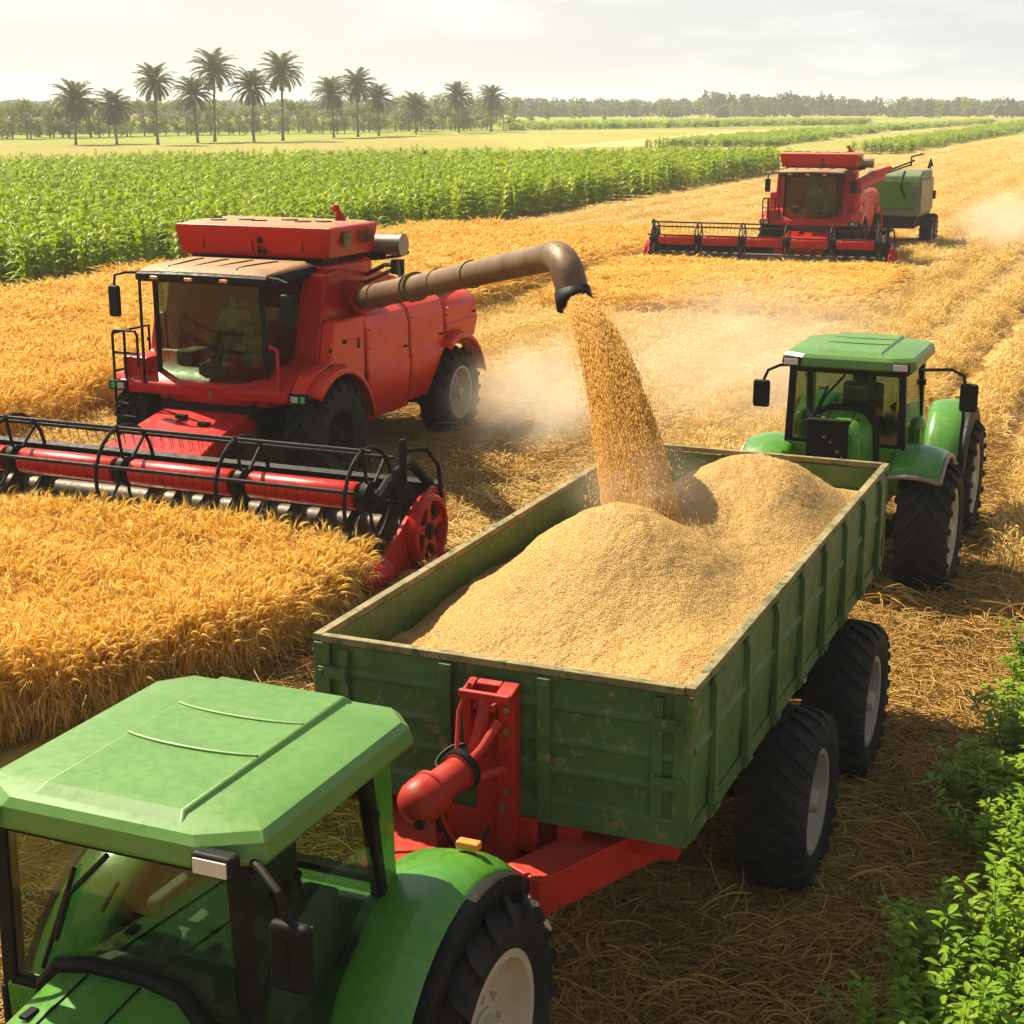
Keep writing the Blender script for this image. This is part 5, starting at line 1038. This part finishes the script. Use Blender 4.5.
crop('maize_field', 'tall bright green maize field left of the golden field', [NP(31.4, -26), NP(31.4, -136), NP(44, -124), NP(90, -84), NP(70, -20)], ((20, 62, 6.5, 1.0), (62, 95, 4.2, 1.15), (95, 200, 2.2, 1.5)))
crop('crop_strip', 'narrow green crop strip running away behind the far combine', [G(640, 148), G(760, 137), G(880, 129), G(980, 123), G(1000, 123), G(880, 133), G(770, 147)], ((100, 260, .7, 2.2), (260, 600, .25, 3.6)), .55)
crop('crop_strip', 'green crop strip along the right side beyond the baler', [G(845, 154), G(940, 139), G(1030, 124), G(1120, 116.5), G(1140, 117), G(1040, 129), G(900, 154)], ((100, 260, .7, 2.2), (260, 700, .25, 3.6)), .68)
crop('crop_strip', 'low green crop strip behind the palm row', [G(-40, 136), G(480, 129), G(480, 124), G(-40, 128)], ((200, 600, .22, 3.6),), .9)
crop('crop_strip', 'thin dark green crop strip in the pale fields mid distance', [G(505, 131), G(700, 127.5), G(870, 125), G(870, 122.5), G(505, 127.5)], ((200, 700, .16, 4.0),), .7)

# ------------------------------------------------------------------ palms and trees
BARK = paint('palm_bark', (.13, .09, .055), .9, var=.3, dust=0)
M_PALM = plantmat('palm_frond', (.035, .070, .010), (.13, .17, .035), .28, .5)
M_LEAF = plantmat('tree_leaf', (.10, .14, .012), (.32, .33, .05), .34, .6)
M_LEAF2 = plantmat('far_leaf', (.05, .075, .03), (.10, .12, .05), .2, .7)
def mesh_of(name, m, mat, smooth=True):
    me = bpy.data.meshes.new(name); me.from_pydata(m.v, [], m.f); me.materials.append(mat)
    for p in me.polygons: p.use_smooth = smooth
    return me
def palm_crown():
    m = MB()
    for i in range(58):
        a = i*2.399+U(-.2, .2); e0 = 1.45-2.15*(i/57)+U(-.12, .12); L_ = U(3.5, 4.3)*(1-.2*(i > 44)); d = Vector((cos(a), sin(a), 0)); p = Vector((0, 0, .1)); ang = e0; pts = []
        for q in range(12): pts.append(p.copy()); p = p+(d*cos(ang)+Vector((0, 0, sin(ang))))*L_/11; ang -= .055+.013*q
        m.tube(pts, [.035-.0025*q for q in range(12)], 3, False); sd = d.cross(Vector((0, 0, 1)))
        for q in range(1, 12):
            for half in (0, .33, .66):
                b = pts[q] if half == 0 or q == 11 else pts[q]*(1-half)+pts[q+1]*half; t = (pts[q]-pts[q-1]).normalized(); ll = .80*sin(pi*min(1, (q+.6)/12.5))**.6
                for s in (-1, 1):
                    e = (sd*s*.75+t*.65+Vector((0, 0, -.25-U(0, .35)))).normalized(); w_ = t*.075; m.add([b-w_, b+w_, b+e*ll*.6+w_*.8, b+e*ll], [(0, 1, 2, 3)])
    m.ball((0, 0, -.1), .34, 8, (1, 1, 1.3)); return m
PALM_C = [mesh_of('crown', palm_crown(), M_PALM, False) for _ in range(4)]
def palm_trunk():
    m = MB(); pts = [(U(-.12, .12)*t, U(-.12, .12)*t, 8*t) for t in [i/8 for i in range(9)]]; pts[-1] = (0, 0, 8); m.tube(pts, [.22, .17, .15, .14, .13, .13, .13, .15, .2], 9)
    for k in range(26): m.lathe([(8*k/26, .11), (8*k/26+.08, .165), (8*k/26+.16, .11)], 8, axis=2)
    return m
PALM_T = [mesh_of('trunk', palm_trunk(), BARK) for _ in range(2)]
def part(name, me, parent, z=0, sc=(1, 1, 1), rz=0):
    o = bpy.data.objects.new(name, me); COL.objects.link(o); o.parent = parent; o.location = (0, 0, z); o.scale = sc; o.rotation_euler = (0, 0, rz); return o
PL = [(76, 145, 8.8, 'short palm with a low crown, leftmost of the palm row'), (117, 144, 8.0, 'shortest palm, just right of the leftmost palm'), (158, 145, 11.2, 'tall broad palm third along the row from its left end'),
      (198, 143, 9.8, 'slim half-height palm squeezed left of the tallest palm'), (215, 142, 13.0, 'tallest palm of the row, above all its neighbours'), (254, 142, 10.7, 'middle-height palm between the two tallest palms'), (283, 141, 12.9, 'second tallest palm, right of the middle-height palm'),
      (334, 138, 10.0, 'broad palm with golden hanging skirt, left of a taller pale-stemmed palm'), (358, 137, 11.2, 'pale-stemmed palm, tallest of the three grouped at mid row'), (379, 136, 9.3, 'palm leaning into leafy trees, right of the mid-row group of three'),
      (459, 133, 9.6, 'full round palm, second from the right end of the row'), (491, 132, 9.4, 'last palm standing alone at the right end of the row'), (416, 134, 7.8, 'small palm poking out of the dense leafy trees')]
for i, (px, py, h, lab) in enumerate(PL):
    x, y = G(px, py); o = empty('palm_tree', (x, y, 0), U(0, 6)); o.rotation_euler.x = U(-.05, .05); o.rotation_euler.y = U(-.05, .05); tag(o, lab, 'palm tree', 'palms in the row beyond the maize'); h -= 1.0
    k = h/10.5; cs = .90+.22*(k-.8)+U(-.10, .08)
    part('trunk', PALM_T[i % 2], o, 0, (k**.5*1.15, k**.5*1.15, (h-2.1)/8)); part('crown', PALM_C[i % 4], o, h-2.2, (cs, cs, cs), U(0, 6))
def leafy(nc, h, r, leaf, per):
    m = MB(); cl = []
    for _ in range(nc): a = U(0, 6.28); q = U(.15, 1)**.6*r; z = h*U(.14, .93); k = 1-abs(z/h-.62)*1.1; cl.append((Vector((q*k*cos(a), q*k*sin(a), z)), U(.35, .6)*r*.75))
    for c, cr in cl:
        for _ in range(per):
            d = Vector((random.gauss(0, 1), random.gauss(0, 1), random.gauss(0, 1))).normalized(); p = c+d*cr*U(.55, 1.05); n = (d+Vector((U(-.8, .8), U(-.8, .8), U(-.5, .9)))).normalized(); u = n.orthogonal().normalized(); v = n.cross(u); s = leaf*U(.6, 1.3)
            m.add([p-u*s, p-v*s*.5, p+u*s, p+v*s*.5], [(0, 1, 2, 3)])
    return m, cl
def limbs(h, cl, r0):
    m = MB(); m.tube([(0, 0, 0), (.05, .02, h*.3), (0, 0, h*.75)], [r0, r0*.75, r0*.3], 7)
    for c, cr in cl[:7]: m.tube([(0, 0, h*U(.22, .45)), c*.6+Vector((0, 0, h*.1)), c], [r0*.5, r0*.3, r0*.12], 5)
    return m
TR = []
for _ in range(5):
    m, cl = leafy(12, 5.2, 1.9, .17, 85); TR.append((mesh_of('crown', m, M_LEAF, False), mesh_of('trunk', limbs(5.2, cl, .13), BARK)))
def tree(x, y, sc, lab, grp, i):
    o = empty('leafy_tree', (x, y, 0), U(0, 6)); tag(o, lab, 'tree', grp); part('crown', TR[i % 5][0], o, 0, (sc*U(1.0, 1.4), sc*U(1.0, 1.4), sc)); part('trunk', TR[i % 5][1], o, 0, (sc, sc, sc))
for i in range(68):
    px = -25+i*8.0+U(-5, 5); sc = U(.75, 1.2)*(1.12 if px > 330 else 1.0)
    if 335 < px < 480: sc *= 1.05
    py = 139.5-px*.018+U(-1.6, .4); x, y = G(px, py); tree(x, y, sc, 'small leafy tree in the hazy belt behind the palm trunks', 'leafy trees behind the palms', i)
for i, (px, py, sc) in enumerate(((548, 122, 1.5), (575, 121.5, 1.2), (605, 121, 1.0), (663, 118, 1.6), (700, 119, 1.5), (735, 119.5, 1.4), (760, 119, 1.5), (905, 119, 1.7), (940, 118.5, 1.4), (968, 118.5, 1.6), (530, 124, .9))):
    x, y = G(px, py); tree(x, y, sc*.8, 'lone hazy tree standing out in the far fields before the distant woods', 'lone trees in the far fields', i)
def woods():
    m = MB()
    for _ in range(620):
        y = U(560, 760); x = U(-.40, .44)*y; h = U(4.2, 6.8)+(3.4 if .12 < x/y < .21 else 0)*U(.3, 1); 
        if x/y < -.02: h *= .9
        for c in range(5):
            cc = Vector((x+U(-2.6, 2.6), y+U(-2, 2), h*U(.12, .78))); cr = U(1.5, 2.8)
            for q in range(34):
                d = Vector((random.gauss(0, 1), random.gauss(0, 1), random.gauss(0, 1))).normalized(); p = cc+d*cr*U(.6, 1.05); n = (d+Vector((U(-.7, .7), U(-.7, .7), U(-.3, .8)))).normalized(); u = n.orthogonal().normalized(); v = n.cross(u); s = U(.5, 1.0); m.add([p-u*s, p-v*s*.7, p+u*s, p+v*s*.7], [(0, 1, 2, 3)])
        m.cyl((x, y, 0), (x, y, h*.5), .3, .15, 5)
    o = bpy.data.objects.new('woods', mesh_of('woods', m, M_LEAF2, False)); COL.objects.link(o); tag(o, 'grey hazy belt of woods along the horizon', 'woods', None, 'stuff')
woods()

# ------------------------------------------------------------------ leafy green plants at the field edge
M_BUSH = plantmat('crop_leaf', (.08, .215, .005), (.34, .45, .028), .42, .45)
M_STEM = paint('crop_stem', (.13, .22, .05), .6, var=.2, dust=0)
def leafplant(h):
    m = MB(); st = MB()
    for b in range(random.choice((6, 7, 8))):
        a = U(0, 6.28); d = Vector((cos(a), sin(a), 0)); out_ = U(.08, .34); hh = h*U(.65, 1.1); pts = bez((0, 0, 0), d*out_*.4+Vector((0, 0, hh*.4)), d*out_*.8+Vector((0, 0, hh*.75)), d*out_+Vector((0, 0, hh)), 9)
        st.tube(pts, [.007-.0006*i for i in range(9)], 5, False)
        for i in range(1, 9):
            for q in range(5 if i < 8 else 8):
                la = U(0, 6.28); e = Vector((cos(la), sin(la), U(-.1, .7))).normalized(); L_ = U(.04, .115); wv = L_*U(.15, .25); p = pts[i]+e*.02; dr = U(.15, .5)
                ln = [p, p+e*L_*.25, p+e*L_*.55+Vector((0, 0, -dr*L_*.12)), p+e*L_*.85+Vector((0, 0, -dr*L_*.38)), p+e*L_+Vector((0, 0, -dr*L_*.6))]
                ribbon(m, ln, [.003, wv*.8, wv, wv*.55, .002], .35)
    return mesh_of('foliage', m, M_BUSH), mesh_of('stem', st, M_STEM)
LP = [leafplant(h) for h in (.72, .64, .80, .58, .70)]
k = 0
for row in range(7):
    for c in range(18):
        x = 1.08-row*.25+U(-.12, .12)-(.22 if c % 3 == 0 else 0); y = -8.2-c*.45-U(-.18, .18); x += .10*sin(y*1.3)
        p = FW(x, y)
        P = np.array([[p.x, p.y, .4]])
        if not inframe(P, 1.3)[0]: continue
        o = empty('crop_plant', (p.x, p.y, -.02), U(0, 6)); tag(o, 'leafy bright green crop plant at the straw edge right of the trailer', 'plant', 'leafy crop plants along the straw edge'); s = U(.82, 1.15)
        part('stem', LP[k % 5][1], o, 0, (s, s, s)); part('foliage', LP[k % 5][0], o, 0, (s, s, s)); k += 1
print('plants', k)

# ------------------------------------------------------------------ dust and haze
def dust(name, loc, rad, dens, label, scale=1.2, rz=0.0):
    m = MB(); m.ball((0, 0, 0), 1.0, 20); mat = bpy.data.materials.new(name); t = nodes(mat); l = t.links.new
    o = N(t, 'ShaderNodeOutputMaterial'); pv = N(t, 'ShaderNodeVolumePrincipled'); pv.inputs['Color'].default_value = (.90, .80, .64, 1); pv.inputs['Anisotropy'].default_value = .25
    tcn = N(t, 'ShaderNodeTexCoord'); ln = N(t, 'ShaderNodeVectorMath', operation='LENGTH'); l(tcn.outputs['Object'], ln.inputs[0])
    fo = N(t, 'ShaderNodeMapRange', clamp=True, interpolation_type='SMOOTHSTEP'); fo.inputs[1].default_value = .98; fo.inputs[2].default_value = .1; fo.inputs[3].default_value = 0; fo.inputs[4].default_value = 1; l(ln.outputs['Value'], fo.inputs[0])
    nn = N(t, 'ShaderNodeTexNoise', i_Scale=scale*1.6, i_Detail=5., i_Roughness=.6, i_Distortion=.6); l(tcn.outputs['Object'], nn.inputs['Vector'])
    r = ramp(t, .38, .72); l(nn.outputs['Fac'], r.inputs[0])
    a = N(t, 'ShaderNodeMath', operation='MULTIPLY'); l(fo.outputs[0], a.inputs[0]); l(r.outputs[0], a.inputs[1])
    b = N(t, 'ShaderNodeMath', operation='MULTIPLY'); l(a.outputs[0], b.inputs[0]); b.inputs[1].default_value = dens; l(b.outputs[0], pv.inputs['Density']); l(pv.outputs[0], o.inputs['Volume'])
    ob = m.obj(name, mat); ob.location = loc; ob.scale = rad; ob.rotation_euler = (0, 0, rz); tag(ob, label, 'dust', None, 'stuff')
dust('dust_cloud', FW(10.4, -25.6, .65), (1.8, 3.5, 1.45), 1.5, 'brown dust boiling round the rear wheel of the near combine', 1.3, AN)
dust('dust_cloud', FW(7.6, -30.0, 1.0), (3.8, 8.5, 2.1), .32, 'pale dust drifting across the rows behind the pouring grain', 1.2, AN)
dust('dust_cloud', Vector((20.6, 65.5, .9)), (3.0, 8, 1.9), .55, 'pale dust trailing behind the baler', 1.2, AN)
dust('dust_cloud', Vector((1.16, 12.2, 2.95))+FX*.1+FY*.2, (.8, .8, .55), 1.1, 'fine grain dust where the falling grain lands', 1.2)
hzm = bpy.data.materials.new('haze'); t = nodes(hzm); o = N(t, 'ShaderNodeOutputMaterial'); pv = N(t, 'ShaderNodeVolumePrincipled'); pv.inputs['Color'].default_value = (.84, .90, .93, 1); pv.inputs['Density'].default_value = .00045; pv.inputs['Anisotropy'].default_value = .2; t.links.new(pv.outputs[0], o.inputs['Volume'])
m = MB(); m.box((0, 1160, 7.5), (3100, 2560, 17)); hb = m.obj('haze', hzm); tag(hb, 'warm thin haze over the fields', 'haze', None, 'stuff')
